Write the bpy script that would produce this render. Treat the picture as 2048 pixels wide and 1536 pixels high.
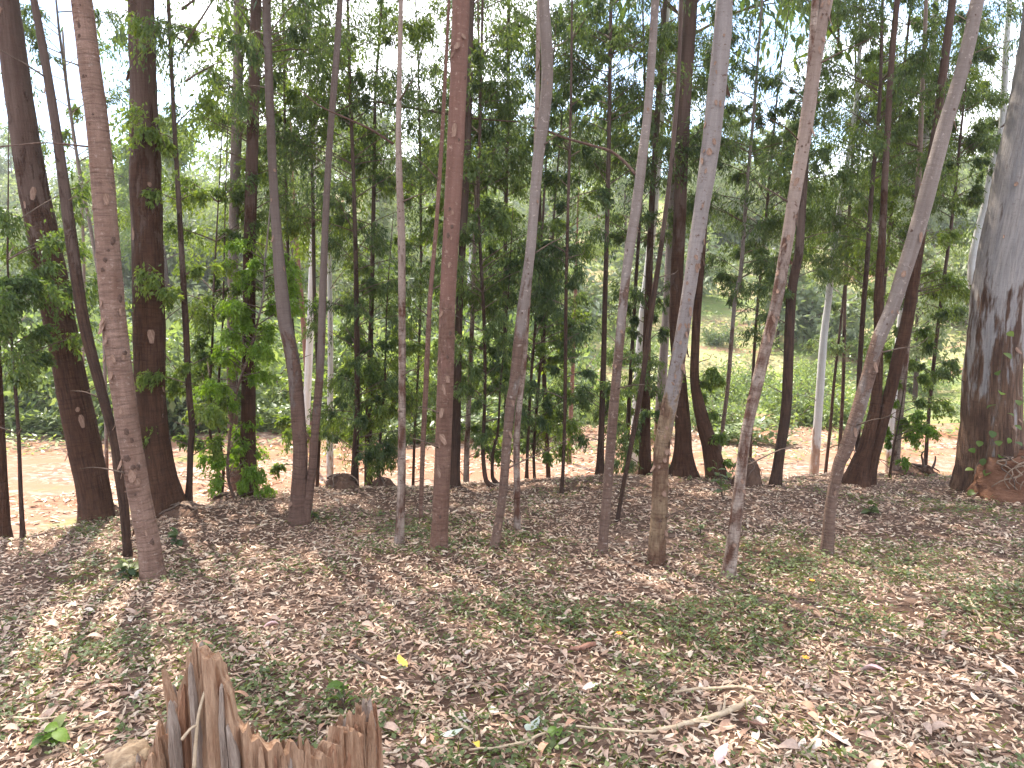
import bpy, math, random
import numpy as np
from mathutils import Vector

for o in list(bpy.data.objects):
    bpy.data.objects.remove(o)
SC = bpy.context.scene
COL = SC.collection
R = math.radians

# ------------------------------------------------------------------ camera
CAM_Z, PITCH, FPX = 1.7, R(8.0), 1479.0
cam_d = bpy.data.cameras.new('camera')
cam_d.sensor_fit = 'HORIZONTAL'
cam_d.sensor_width = 36.0
cam_d.lens = 36.0 * FPX / 2048.0
cam_d.clip_start, cam_d.clip_end = 0.05, 3000.0
cam = bpy.data.objects.new('camera', cam_d)
cam.location = (0, 0, CAM_Z)
cam.rotation_euler = (R(90) - PITCH, 0, 0)
COL.objects.link(cam)
SC.camera = cam

# ------------------------------------------------------------------ sky and sun
SUN_EL, SUN_AZ = R(56), R(-28)          # azimuth measured from +Y (ahead) towards +X
W = bpy.data.worlds.new('World')
SC.world = W
W.use_nodes = True
wn, wl = W.node_tree.nodes, W.node_tree.links
wn.clear()
w_out = wn.new('ShaderNodeOutputWorld')
w_bg = wn.new('ShaderNodeBackground')
w_bg.inputs['Strength'].default_value = 0.14
w_sky = wn.new('ShaderNodeTexSky')
w_sky.sky_type = 'NISHITA'
w_sky.sun_disc = False
w_sky.sun_elevation = SUN_EL
w_sky.sun_rotation = SUN_AZ
w_sky.air_density, w_sky.dust_density, w_sky.ozone_density = 1.0, 0.1, 3.0
w_tc = wn.new('ShaderNodeTexCoord')
w_map = wn.new('ShaderNodeMapping')
w_map.inputs['Scale'].default_value = (1.0, 1.0, 2.0)
w_map.inputs['Location'].default_value = (4.222, 3.790, 2.103)
w_n = wn.new('ShaderNodeTexNoise')
w_n.inputs['Scale'].default_value = 2.6
w_n.inputs['Detail'].default_value = 7.0
w_n.inputs['Roughness'].default_value = 0.55
w_r = wn.new('ShaderNodeValToRGB')
w_r.color_ramp.elements[0].position = 0.44
w_r.color_ramp.elements[1].position = 0.56
w_mix = wn.new('ShaderNodeMix')
w_mix.data_type = 'RGBA'
w_mix.inputs['B'].default_value = (9.5, 9.7, 10.2, 1)
wl.new(w_tc.outputs['Generated'], w_map.inputs['Vector'])
wl.new(w_map.outputs['Vector'], w_n.inputs['Vector'])
wl.new(w_n.outputs['Fac'], w_r.inputs['Fac'])
wl.new(w_r.outputs['Color'], w_mix.inputs['Factor'])
wl.new(w_sky.outputs['Color'], w_mix.inputs['A'])
wl.new(w_mix.outputs['Result'], w_bg.inputs['Color'])
wl.new(w_bg.outputs['Background'], w_out.inputs['Surface'])

sun_d = bpy.data.lights.new('sun', 'SUN')
sun_d.energy = 4.0
sun_d.angle = R(0.6)
sun_d.color = (1.0, 0.94, 0.84)
sun = bpy.data.objects.new('sun', sun_d)
to_sun = Vector((math.sin(SUN_AZ) * math.cos(SUN_EL), math.cos(SUN_AZ) * math.cos(SUN_EL), math.sin(SUN_EL)))
sun.rotation_euler = to_sun.to_track_quat('Z', 'Y').to_euler()
sun.location = (0, 0, 30)
COL.objects.link(sun)

SC.view_settings.view_transform = 'Standard'
SC.view_settings.look = 'None'
SC.view_settings.gamma = 1.0
SC.view_settings.use_curve_mapping = False
SC.view_settings.exposure = 1.74

# ------------------------------------------------------------------ numeric helpers
def _hash(ix, iy, iz, seed):
    h = (ix * 374761393 + iy * 668265263 + iz * 2147483647 + seed * 974711) & 0xFFFFFFFF
    h = ((h ^ (h >> 13)) * 1274126177) & 0xFFFFFFFF
    h = (h ^ (h >> 16)) & 0xFFFFFFFF
    return h / 4294967295.0

def noise(x, y, z=0.0, seed=0):
    """value noise in -1..1 for numpy arrays"""
    x, y, z = np.broadcast_arrays(np.asarray(x, float), np.asarray(y, float), np.asarray(z, float))
    fx, fy, fz = np.floor(x), np.floor(y), np.floor(z)
    ix, iy, iz = fx.astype(np.int64), fy.astype(np.int64), fz.astype(np.int64)
    u, v, w = x - fx, y - fy, z - fz
    u, v, w = u * u * (3 - 2 * u), v * v * (3 - 2 * v), w * w * (3 - 2 * w)
    r = 0
    for a in (0, 1):
        for b in (0, 1):
            for c in (0, 1):
                wt = (u if a else 1 - u) * (v if b else 1 - v) * (w if c else 1 - w)
                r = r + wt * _hash(ix + a, iy + b, iz + c, seed)
    return r * 2 - 1

def sstep(a, b, x):
    t = np.clip((np.asarray(x, float) - a) / (b - a), 0, 1)
    return t * t * (3 - 2 * t)

def brow(x):
    return np.interp(x, [-60, -9, -6, -4.3, -3.8, -2.9, -2.1, 0, 2.3, 5, 9, 60],
                     [4.6, 4.8, 5.2, 5.9, 6.7, 7.6, 8.1, 8.4, 8.9, 8.9, 8.6, 8.4])

def ground(x, y):
    x, y = np.asarray(x, float), np.asarray(y, float)
    b = brow(x)
    s = np.maximum(y - b, 0)
    z = -0.08 * np.minimum(np.maximum(y, -30), b)
    z = z - 0.05 * s * (s < 1) - 0.05 * (s >= 1)
    z = z - 1.15 * sstep(0.0, 2.8, s) - 0.028 * np.minimum(s, np.maximum(24 - b, 0))
    t = np.maximum(y - 24, 0)
    rise = 0.26 * np.where(t < 6, t * t / 12, t - 3)
    cap = 0.26 * 49
    rise = np.where(y > 76, cap + 0.035 * (np.minimum(y, 800) - 76), rise)
    z = z + rise * (1 + 0.10 * noise(x / 22, y / 30, 0, 5)) + 0.5 * noise(x / 9, y / 9, 0, 6) * sstep(24, 34, y)
    z = z + 0.05 * noise(x * 0.9, y * 0.9, 0, 1) * sstep(1, 3, np.abs(y) + np.abs(x)) + 0.018 * noise(x * 3.1, y * 3.1, 0, 2)
    cl = sstep(1.5, 3.5, y - b) * sstep(21, 18.5, y)
    z = z + cl * (0.05 * noise(x * 0.7, y * 2.2, 0, 11) + 0.035 * noise(x * 2.1, y * 4.5, 0, 12) - 0.07 * np.exp(-((y - 15.2 - 0.5 * np.sin(x * 0.4)) / 0.22) ** 2) - 0.07 * np.exp(-((y - 16.7 - 0.5 * np.sin(x * 0.4)) / 0.22) ** 2))
    z = z + 0.10 * noise(x / 3.2, y / 3.2, 0, 3) * sstep(9, 12, y)
    return z

CP, SP = math.cos(PITCH), math.sin(PITCH)
def ray(px, py):
    """world direction (unit forward depth) for a spot of the 2048x1536 photograph"""
    a, b = (px - 1024.0) / FPX, (768.0 - py) / FPX
    return np.array([a, CP + b * SP, -SP + b * CP])

def at_y(px, py, D):
    d = ray(px, py)
    k = D / d[1]
    return np.array([d[0] * k, D, CAM_Z + d[2] * k])

def on_ground(px, py):
    d = ray(px, py)
    ys = np.arange(1.2, 90, 0.02)
    k = ys / d[1]
    z = CAM_Z + d[2] * k
    hit = np.nonzero(z <= ground(d[0] * k, ys))[0]
    i = hit[0] if len(hit) else len(ys) - 1
    return np.array([d[0] * k[i], ys[i], float(ground(d[0] * k[i], ys[i]))])

def depth_scale(p):
    """metres for one photograph pixel at world spot p"""
    return (p[1] * CP - (p[2] - CAM_Z) * SP) / FPX

# ------------------------------------------------------------------ mesh helpers
def mesh_np(name, V, F3=None, F4=None, mat=None, smooth=False, attr=None):
    me = bpy.data.meshes.new(name)
    V = np.ascontiguousarray(V, np.float32)
    parts, starts, off = [], [], 0
    for F, k in ((F3, 3), (F4, 4)):
        if F is not None and len(F):
            F = np.asarray(F, np.int32)
            parts.append(F.ravel())
            starts.append(off + np.arange(len(F), dtype=np.int32) * k)
            off += F.size
    L = np.concatenate(parts)
    S = np.concatenate(starts)
    me.vertices.add(len(V))
    me.vertices.foreach_set('co', V.ravel())
    me.loops.add(len(L))
    me.loops.foreach_set('vertex_index', L)
    me.polygons.add(len(S))
    me.polygons.foreach_set('loop_start', S)
    if attr is not None:
        a = me.attributes.new('bark', 'FLOAT_VECTOR', 'POINT')
        a.data.foreach_set('vector', np.ascontiguousarray(attr, np.float32).ravel())
    me.update(calc_edges=True)
    me.polygons.foreach_set('use_smooth', np.full(len(S), bool(smooth)))
    if mat:
        me.materials.append(mat)
    return me

def link(name, me, parent=None, loc=None, **props):
    o = bpy.data.objects.new(name, me)
    COL.objects.link(o)
    if parent is not None:
        o.parent = parent
    if loc is not None:
        o.location = [float(v) for v in loc]
    for k, v in props.items():
        o[k] = v
    return o

def thing(name, label, cat, loc, group=None):
    o = bpy.data.objects.new(name, None)
    o.empty_display_size = 0.2
    COL.objects.link(o)
    o.location = [float(v) for v in loc]
    o['label'], o['category'] = label, cat
    if group:
        o['group'] = group
    return o

def unit(v):
    v = np.asarray(v, float)
    return v / np.maximum(np.linalg.norm(v, axis=-1, keepdims=True), 1e-9)

def tube(path, rad, sides=8, cap=True, base=0):
    """swept round tube; returns verts, quads, tris, angle and length along"""
    path = np.asarray(path, float)
    n = len(path)
    rad = np.broadcast_to(np.asarray(rad, float), (n,))
    T = unit(np.gradient(path, axis=0))
    ref = np.array([1.0, 0, 0]) if abs(T[0][0]) < 0.8 else np.array([0, 1.0, 0])
    A = unit(ref - (T @ ref)[:, None] * T)
    B = np.cross(T, A)
    th = np.arange(sides) * 2 * math.pi / sides
    V = path[:, None] + rad[:, None, None] * (np.cos(th)[None, :, None] * A[:, None] + np.sin(th)[None, :, None] * B[:, None])
    V = V.reshape(-1, 3)
    i, j = np.meshgrid(np.arange(n - 1), np.arange(sides), indexing='ij')
    j2 = (j + 1) % sides
    Q = np.stack([i * sides + j, i * sides + j2, (i + 1) * sides + j2, (i + 1) * sides + j], -1).reshape(-1, 4)
    T3 = np.zeros((0, 3), int)
    if cap:
        V = np.vstack([V, path[-1:] + T[-1:] * rad[-1] * 0.6, path[:1]])
        k = np.arange(sides)
        top = np.stack([(n - 1) * sides + k, (n - 1) * sides + (k + 1) % sides, np.full(sides, n * sides)], -1)
        bot = np.stack([(k + 1) % sides, k, np.full(sides, n * sides + 1)], -1)
        T3 = np.vstack([top, bot])
    return V, Q + base, T3 + base

class Acc:
    """collects shapes into one mesh"""
    def __init__(self):
        self.V, self.Q, self.T, self.n = [], [], [], 0
    def add(self, V, Q=None, T=None):
        self.V.append(np.asarray(V, float))
        if Q is not None and len(Q):
            self.Q.append(np.asarray(Q) + self.n)
        if T is not None and len(T):
            self.T.append(np.asarray(T) + self.n)
        self.n += len(V)
    def tube(self, path, rad, sides=5):
        V, Q, T = tube(path, rad, sides)
        self.add(V, Q, T)
    def mesh(self, name, mat, smooth=False):
        return mesh_np(name, np.vstack(self.V), np.vstack(self.T) if self.T else None,
                       np.vstack(self.Q) if self.Q else None, mat, smooth)

def spline(P, n):
    """Catmull-Rom through the rows of P (any columns)"""
    P = np.asarray(P, float)
    if len(P) == 2:
        t = np.linspace(0, 1, n)[:, None]
        return P[0] * (1 - t) + P[1] * t
    E = np.vstack([2 * P[0] - P[1], P, 2 * P[-1] - P[-2]])
    seg = np.linalg.norm(np.diff(P[:, :3], axis=0), axis=1)
    cum = np.concatenate([[0], np.cumsum(seg)])
    s = np.linspace(0, cum[-1], n)
    k = np.clip(np.searchsorted(cum, s, 'right') - 1, 0, len(P) - 2)
    t = ((s - cum[k]) / np.maximum(seg[k], 1e-9))[:, None]
    p0, p1, p2, p3 = E[k], E[k + 1], E[k + 2], E[k + 3]
    return 0.5 * (2 * p1 + (p2 - p0) * t + (2 * p0 - 5 * p1 + 4 * p2 - p3) * t ** 2 + (3 * p1 - p0 - 3 * p2 + p3) * t ** 3)

# ------------------------------------------------------------------ material helpers
class NT:
    def __init__(self, name):
        self.m = bpy.data.materials.new(name)
        self.m.use_nodes = True
        self.t = self.m.node_tree
        self.t.nodes.clear()
        self.out = self.t.nodes.new('ShaderNodeOutputMaterial')
    def n(self, kind, ins=None, **attrs):
        nd = self.t.nodes.new('ShaderNode' + kind)
        for k, v in attrs.items():
            setattr(nd, k, v)
        for k, v in (ins or {}).items():
            s = nd.inputs[k]
            if isinstance(v, bpy.types.NodeSocket):
                self.t.links.new(v, s)
            elif isinstance(v, (tuple, list)) and s.type == 'RGBA' and len(v) == 3:
                s.default_value = (*v, 1)
            else:
                s.default_value = v
        return nd
    def noise(self, vec, scale, detail=3, rough=0.55, dist=0.0):
        return self.n('TexNoise', {'Vector': vec, 'Scale': scale, 'Detail': detail, 'Roughness': rough, 'Distortion': dist}).outputs['Fac']
    def map(self, vec, scale):
        return self.n('Mapping', {'Vector': vec, 'Scale': scale}).outputs['Vector']
    def ramp(self, fac, stops):
        r = self.n('ValToRGB', {'Fac': fac})
        e = r.color_ramp.elements
        while len(e) < len(stops):
            e.new(0.5)
        for k, (p, c) in enumerate(stops):
            e[k].position = p
            e[k].color = (c, c, c, 1) if isinstance(c, (int, float)) else (*c, 1)
        return r.outputs['Color']
    def mix(self, f, a, b, blend='MIX'):
        m = self.n('Mix', data_type='RGBA', blend_type=blend)
        for k, v in (('Factor', f), ('A', a), ('B', b)):
            s = [i for i in m.inputs if i.name == k and (i.type == 'RGBA' or k == 'Factor')][0]
            if isinstance(v, bpy.types.NodeSocket):
                self.t.links.new(v, s)
            elif k == 'Factor':
                s.default_value = v
            else:
                s.default_value = (*v, 1)
        return [o for o in m.outputs if o.type == 'RGBA'][0]
    def math(self, op, a, b=0.0, clamp=False):
        nd = self.n('Math', operation=op, use_clamp=clamp)
        for k, v in enumerate((a, b)):
            if isinstance(v, bpy.types.NodeSocket):
                self.t.links.new(v, nd.inputs[k])
            else:
                nd.inputs[k].default_value = v
        return nd.outputs[0]
    def surf(self, color, rough=0.85, bump=None, strength=0.5, dist=0.01, spec=0.3):
        b = self.n('BsdfPrincipled', {'Base Color': color, 'Roughness': rough, 'Specular IOR Level': spec})
        if bump is not None:
            bp = self.n('Bump', {'Height': bump, 'Strength': strength, 'Distance': dist})
            self.t.links.new(bp.outputs['Normal'], b.inputs['Normal'])
        self.t.links.new(b.outputs['BSDF'], self.out.inputs['Surface'])
        return self.m

def bark_mat(name, low, low2, high, high2, trans=2.0, soft=0.8, ring=0.5, fibre=0.5, fleck=None, fleck_amt=0.5, sharp=0.18, stretch=(9, 9, 3.2), dark=1.0):
    """bark: rough base colour up to a ragged height, smoother colour above; rings and fibres as fine relief"""
    low, low2, high, high2 = [tuple(c * dark for c in q) for q in (low, low2, high, high2)]  # dark scales the tones down: shade among the trunks put into the colour
    t = NT(name)
    P = t.n('Attribute', attribute_name='bark', attribute_type='GEOMETRY').outputs['Vector']
    obj = t.n('ObjectInfo').outputs['Random']
    P = t.n('VectorMath', {0: P, 1: t.n('CombineXYZ', {'X': t.math('MULTIPLY', obj, 7.0), 'Y': t.math('MULTIPLY', obj, 3.0)}).outputs[0]}, operation='ADD').outputs[0]
    z = t.n('SeparateXYZ', {'Vector': P}).outputs['Z']
    big = t.noise(P, 2.4, 4, 0.6)
    patch = t.noise(t.map(P, stretch), 1.0, 5, 0.62)
    fib = t.noise(t.map(P, (70, 70, 5)), 1.0, 4, 0.6)
    rings = t.noise(t.map(P, (5, 5, 55)), 1.0, 4, 0.65, 0.4)
    fine = t.noise(P, 130, 3, 0.6)
    lo = t.mix(t.ramp(patch, [(0.5 - sharp, 0.0), (0.5 + sharp, 1.0)]), low, low2)
    hi = t.mix(t.ramp(t.noise(t.map(P, (14, 14, 1.0)), 1.0, 4, 0.6), [(0.35, 0.0), (0.65, 1.0)]), high, high2)
    h = t.math('SUBTRACT', t.math('ADD', z, t.math('MULTIPLY', t.math('SUBTRACT', patch, 0.5), soft * 4.5)), trans - soft * 0.5)
    f = t.math('DIVIDE', h, soft * 0.35, True)
    col = t.mix(f, lo, hi)
    if fleck:
        col = t.mix(t.math('MULTIPLY', t.ramp(t.noise(t.map(P, (26, 26, 34)), 1.0, 3, 0.7), [(0.60, 0.0), (0.68, 1.0)]), fleck_amt), col, fleck)
    rough_h = t.math('SUBTRACT', 1.0, t.math('MULTIPLY', f, 0.65))
    d1 = t.math('MULTIPLY', t.ramp(rings, [(0.30, 1.0), (0.52, 0.0)]), t.math('MULTIPLY', rough_h, ring))
    col = t.mix(d1, col, tuple(c * 0.45 for c in low))
    d2 = t.math('MULTIPLY', t.ramp(fib, [(0.32, 1.0), (0.55, 0.0)]), t.math('MULTIPLY', rough_h, fibre))
    col = t.mix(d2, col, tuple(c * 0.5 for c in low))
    col = t.mix(0.35, col, t.mix(big, (0.55, 0.55, 0.55), (1.35, 1.32, 1.28)), 'MULTIPLY')
    col = t.mix(0.5, col, t.mix(fine, (0.6, 0.6, 0.6), (1.4, 1.4, 1.4)), 'MULTIPLY')
    bump = t.math('ADD', t.math('MULTIPLY', rings, ring * 1.2), t.math('ADD', t.math('MULTIPLY', fib, fibre * 1.6), t.math('MULTIPLY', fine, 0.5)))
    return t.surf(col, 0.82, t.math('MULTIPLY', bump, rough_h), 1.0, 0.022, 0.2)

def leaf_mat(name, cols, trans=0.38, tcol=None, rough=0.5, spec=0.35):
    t = NT(name)
    rnd = t.n('NewGeometry').outputs['Random Per Island']
    stops = [(k / max(len(cols) - 1, 1), c) for k, c in enumerate(cols)]
    col = t.ramp(rnd, stops)
    orr = t.n('ObjectInfo').outputs['Random']
    col = t.mix(0.75, col, t.mix(orr, (0.72, 0.76, 0.80), (1.5, 1.4, 1.0)), 'MULTIPLY')
    b = t.n('BsdfPrincipled', {'Base Color': col, 'Roughness': rough, 'Specular IOR Level': spec})
    tc = t.mix(1.0, col, tcol or (1.25, 1.35, 0.55), 'MULTIPLY')
    tr = t.n('BsdfTranslucent', {'Color': tc})
    mx = t.n('MixShader', {0: trans, 1: b.outputs[0], 2: tr.outputs[0]})
    t.t.links.new(mx.outputs[0], t.out.inputs['Surface'])
    return t.m

def plain_mat(name, c1, c2, scale=8, stretch=(1, 1, 1), rough=0.9, bump=0.5, dist=0.01):
    t = NT(name)
    P = t.map(t.n('TexCoord').outputs['Object'], stretch)
    a = t.noise(P, scale, 6, 0.65)
    col = t.mix(t.ramp(a, [(0.33, 0.0), (0.67, 1.0)]), c1, c2)
    fine = t.noise(P, scale * 7, 3, 0.6)
    col = t.mix(0.5, col, t.mix(fine, (0.55, 0.55, 0.55), (1.4, 1.4, 1.4)), 'MULTIPLY')
    return t.surf(col, rough, t.math('ADD', a, t.math('MULTIPLY', fine, 0.4)), bump, dist, 0.2)

# ------------------------------------------------------------------ materials
def floor_mat():
    t = NT('forest_floor_soil')
    P = t.n('TexCoord').outputs['Object']
    vor = t.n('TexVoronoi', {'Vector': t.map(P, (22, 34, 1)), 'Scale': 1.0, 'Randomness': 1.0})
    c = t.n('SeparateColor', {'Color': vor.outputs['Color']}).outputs[0]
    litter = t.ramp(c, [(0.0, (0.07, 0.042, 0.03)), (0.4, (0.14, 0.085, 0.06)), (0.75, (0.22, 0.14, 0.10)), (1.0, (0.32, 0.22, 0.17))])
    big = t.noise(P, 0.9, 4, 0.6)
    soil = t.mix(t.noise(P, 5, 4), (0.06, 0.034, 0.023), (0.12, 0.066, 0.042))
    col = t.mix(t.ramp(big, [(0.35, 0.15), (0.65, 0.75)]), soil, litter)
    fine = t.noise(P, 60, 3)
    return t.surf(col, 0.95, t.math('ADD', fine, vor.outputs['Distance']), 0.6, 0.012, 0.1)

def clearing_mat():
    t = NT('dirt_clearing_soil')
    P = t.n('TexCoord').outputs['Object']
    dirt = t.mix(t.noise(t.map(P, (0.5, 2.2, 1)), 1.3, 5, 0.6), (0.25, 0.112, 0.060), (0.33, 0.18, 0.115))
    vor = t.n('TexVoronoi', {'Vector': t.map(P, (10, 14, 1)), 'Scale': 1.0})
    c = t.n('SeparateColor', {'Color': vor.outputs['Color']}).outputs[0]
    litter = t.ramp(c, [(0.0, (0.13, 0.08, 0.055)), (0.5, (0.26, 0.165, 0.115)), (1.0, (0.40, 0.31, 0.255))])
    col = t.mix(t.ramp(t.noise(t.map(P, (0.35, 1.2, 1)), 1.2, 5, 0.65), [(0.42, 0.0), (0.58, 0.85)]), dirt, litter)
    col = t.mix(t.ramp(t.noise(P, 0.55, 5, 0.65), [(0.58, 0.0), (0.68, 0.75)]), col, (0.16, 0.19, 0.06))
    fine = t.noise(P, 26, 4)
    return t.surf(col, 0.95, fine, 0.6, 0.03, 0.1)

def hill_mat():
    t = NT('hillside_grass_and_dirt')
    P = t.n('TexCoord').outputs['Object']
    grass = t.mix(t.noise(P, 0.8, 6, 0.7), (0.13, 0.185, 0.05), (0.29, 0.33, 0.11))
    straw = t.mix(t.noise(P, 2.1, 5, 0.65), (0.32, 0.275, 0.13), (0.45, 0.375, 0.20))
    dirt = t.mix(t.noise(P, 1.1, 5, 0.65), (0.30, 0.15, 0.085), (0.40, 0.25, 0.165))
    S = t.map(P, (0.10, 0.28, 0.1))
    col = t.mix(t.ramp(t.noise(S, 1.2, 6, 0.7), [(0.44, 0.0), (0.56, 1.0)]), grass, straw)
    col = t.mix(t.ramp(t.noise(S, 1.9, 6, 0.7, 0.6), [(0.54, 0.0), (0.62, 1.0)]), col, dirt)
    fine = t.noise(P, 9, 5, 0.7)
    col = t.mix(0.6, col, t.mix(fine, (0.5, 0.5, 0.5), (1.45, 1.45, 1.45)), 'MULTIPLY')
    return t.surf(col, 0.95, fine, 0.8, 0.12, 0.1)

M = {}
M['floor'], M['clearing'], M['hill'] = floor_mat(), clearing_mat(), hill_mat()
M['pink'] = bark_mat('pinkish_ringed_bark', (0.22, 0.125, 0.088), (0.36, 0.23, 0.175), (0.25, 0.16, 0.125), (0.335, 0.23, 0.185), 6.0, 0.8, 0.75, 0.25, (0.48, 0.36, 0.29), 0.6, dark=0.95)
M['brown'] = bark_mat('dark_fibrous_bark', (0.125, 0.058, 0.034), (0.19, 0.095, 0.056), (0.20, 0.13, 0.10), (0.15, 0.088, 0.066), 3.6, 1.4, 0.6, 0.9, dark=0.66)
M['dark'] = bark_mat('dark_brown_bark', (0.10, 0.058, 0.042), (0.155, 0.085, 0.055), (0.13, 0.085, 0.065), (0.18, 0.12, 0.095), 3.0, 1.0, 0.35, 0.9, dark=0.72)
M['red'] = bark_mat('red_brown_ringed_bark', (0.205, 0.108, 0.075), (0.275, 0.16, 0.115), (0.175, 0.088, 0.064), (0.24, 0.13, 0.098), 2.0, 1.0, 0.7, 0.4, (0.38, 0.25, 0.19), 0.7, dark=0.9)
M['twin'] = bark_mat('twin_trunk_bark', (0.195, 0.11, 0.08), (0.255, 0.155, 0.115), (0.17, 0.122, 0.10), (0.23, 0.175, 0.15), 1.7, 0.8, 0.65, 0.35, dark=0.75)
M['grey'] = bark_mat('grey_smooth_bark', (0.185, 0.11, 0.08), (0.25, 0.16, 0.12), (0.20, 0.152, 0.128), (0.29, 0.235, 0.205), 2.0, 0.9, 0.65, 0.3, (0.48, 0.39, 0.33), 0.6, sharp=0.10, dark=0.88)  # upper tones lowered too: backlit darkness put into the colour
M['lilac'] = bark_mat('lilac_grey_peeling_bark', (0.15, 0.078, 0.048), (0.36, 0.245, 0.15), (0.235, 0.195, 0.18), (0.33, 0.28, 0.255), 1.75, 0.75, 0.55, 0.35, (0.12, 0.06, 0.04), 0.85, sharp=0.09, dark=0.88)  # lilac-grey upper tones also carry some backlit darkness in their colour
M['mottled'] = bark_mat('mottled_peeling_bark', (0.135, 0.064, 0.042), (0.44, 0.34, 0.275), (0.235, 0.165, 0.13), (0.33, 0.25, 0.205), 2.4, 1.0, 0.55, 0.35, (0.11, 0.055, 0.038), 0.85, sharp=0.10, stretch=(13, 13, 5), dark=0.98)
M['white'] = bark_mat('white_smooth_bark', (0.30, 0.19, 0.13), (0.48, 0.39, 0.32), (0.60, 0.60, 0.58), (0.45, 0.43, 0.40), 1.0, 0.7, 0.3, 0.3)
M['giant'] = bark_mat('streaked_grey_and_brown_bark', (0.10, 0.054, 0.036), (0.25, 0.145, 0.09), (0.225, 0.205, 0.198), (0.35, 0.305, 0.275), 2.2, 1.7, 0.25, 0.9, (0.13, 0.085, 0.065), 0.35, sharp=0.12, stretch=(9, 9, 1.5), dark=1.0)
M['knot'] = plain_mat('dark_branch_scar', (0.06, 0.035, 0.027), (0.15, 0.09, 0.065), 30)
M['flake'] = plain_mat('peeling_bark', (0.17, 0.09, 0.06), (0.33, 0.215, 0.155), 14, (4, 4, 1))
M['twig'] = plain_mat('brown_twig_bark', (0.09, 0.06, 0.045), (0.17, 0.12, 0.09), 20)
M['straw'] = plain_mat('pale_dry_stick', (0.38, 0.27, 0.17), (0.58, 0.45, 0.31), 18)
M['redstick'] = plain_mat('reddish_stick', (0.22, 0.10, 0.065), (0.32, 0.17, 0.12), 18)
M['rootwood'] = plain_mat('bare_root_wood', (0.17, 0.11, 0.075), (0.30, 0.21, 0.15), 18)
M['earth'] = plain_mat('dark_root_earth', (0.075, 0.042, 0.030), (0.165, 0.095, 0.062), 6, rough=0.95, bump=0.9, dist=0.04)
M['redearth'] = plain_mat('red_cut_earth', (0.125, 0.056, 0.033), (0.235, 0.115, 0.068), 5, (1, 1, 3), 0.95, 0.9, 0.03)
M['stump'] = plain_mat('weathered_splintered_wood', (0.23, 0.108, 0.056), (0.54, 0.345, 0.22), 7, (6, 6, 0.7), 0.85, 1.0, 0.02)
M['stump_red'] = plain_mat('red_brown_splintered_wood', (0.19, 0.075, 0.036), (0.46, 0.25, 0.15), 7, (6, 6, 0.7), 0.85, 1.0, 0.02)
M['stump_grey'] = plain_mat('grey_weathered_wood', (0.20, 0.135, 0.10), (0.48, 0.375, 0.30), 7, (6, 6, 0.7), 0.85, 1.0, 0.02)
M['litter'] = leaf_mat('dry_leaf_litter', [(0.18, 0.10, 0.072), (0.36, 0.222, 0.165), (0.52, 0.345, 0.268), (0.44, 0.28, 0.205), (0.58, 0.43, 0.335), (0.68, 0.55, 0.45), (0.45, 0.32, 0.25), (0.29, 0.18, 0.13)], 0.08, (1, 1, 1), 0.6, 0.3)
M['cover'] = leaf_mat('green_ground_herbs', [(0.085, 0.105, 0.042), (0.13, 0.16, 0.058), (0.11, 0.135, 0.055), (0.20, 0.23, 0.08)], 0.3)
M['blade'] = leaf_mat('short_grass_blades', [(0.10, 0.13, 0.045), (0.16, 0.20, 0.06), (0.24, 0.22, 0.10)], 0.25)
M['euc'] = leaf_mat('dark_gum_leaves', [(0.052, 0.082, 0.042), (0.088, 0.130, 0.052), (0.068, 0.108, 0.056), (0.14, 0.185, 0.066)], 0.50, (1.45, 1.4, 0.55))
M['mid'] = leaf_mat('mid_green_leaves', [(0.075, 0.118, 0.042), (0.11, 0.162, 0.050), (0.15, 0.205, 0.060)], 0.50, (1.45, 1.42, 0.48))
M['bright'] = leaf_mat('bright_young_leaves', [(0.085, 0.15, 0.030), (0.12, 0.20, 0.035), (0.16, 0.25, 0.045)], 0.48, (1.4, 1.45, 0.4))
M['thicket'] = leaf_mat('thicket_leaves', [(0.115, 0.155, 0.085), (0.155, 0.20, 0.105), (0.20, 0.25, 0.135), (0.27, 0.31, 0.175)], 0.46, (1.3, 1.4, 0.5), 0.4, 0.5)  # desaturated: paleness of hazy distance put into the leaf colour
M['far'] = leaf_mat('haze_paled_far_leaves', [(0.14, 0.175, 0.105), (0.19, 0.225, 0.13), (0.25, 0.275, 0.165)], 0.38, (1.2, 1.3, 0.6))  # lightened leaf colour, with distance haze painted in
M['fresh'] = leaf_mat('fresh_bush_leaves', [(0.12, 0.175, 0.06), (0.17, 0.23, 0.075), (0.24, 0.29, 0.11)], 0.42, (1.3, 1.35, 0.5), 0.45, 0.5)  # paler copy of the bright green, veil of distance put into the colour
M['dryleaf'] = leaf_mat('dry_hanging_leaves', [(0.26, 0.16, 0.09), (0.36, 0.24, 0.14)], 0.3, (1, 1, 1))

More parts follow.
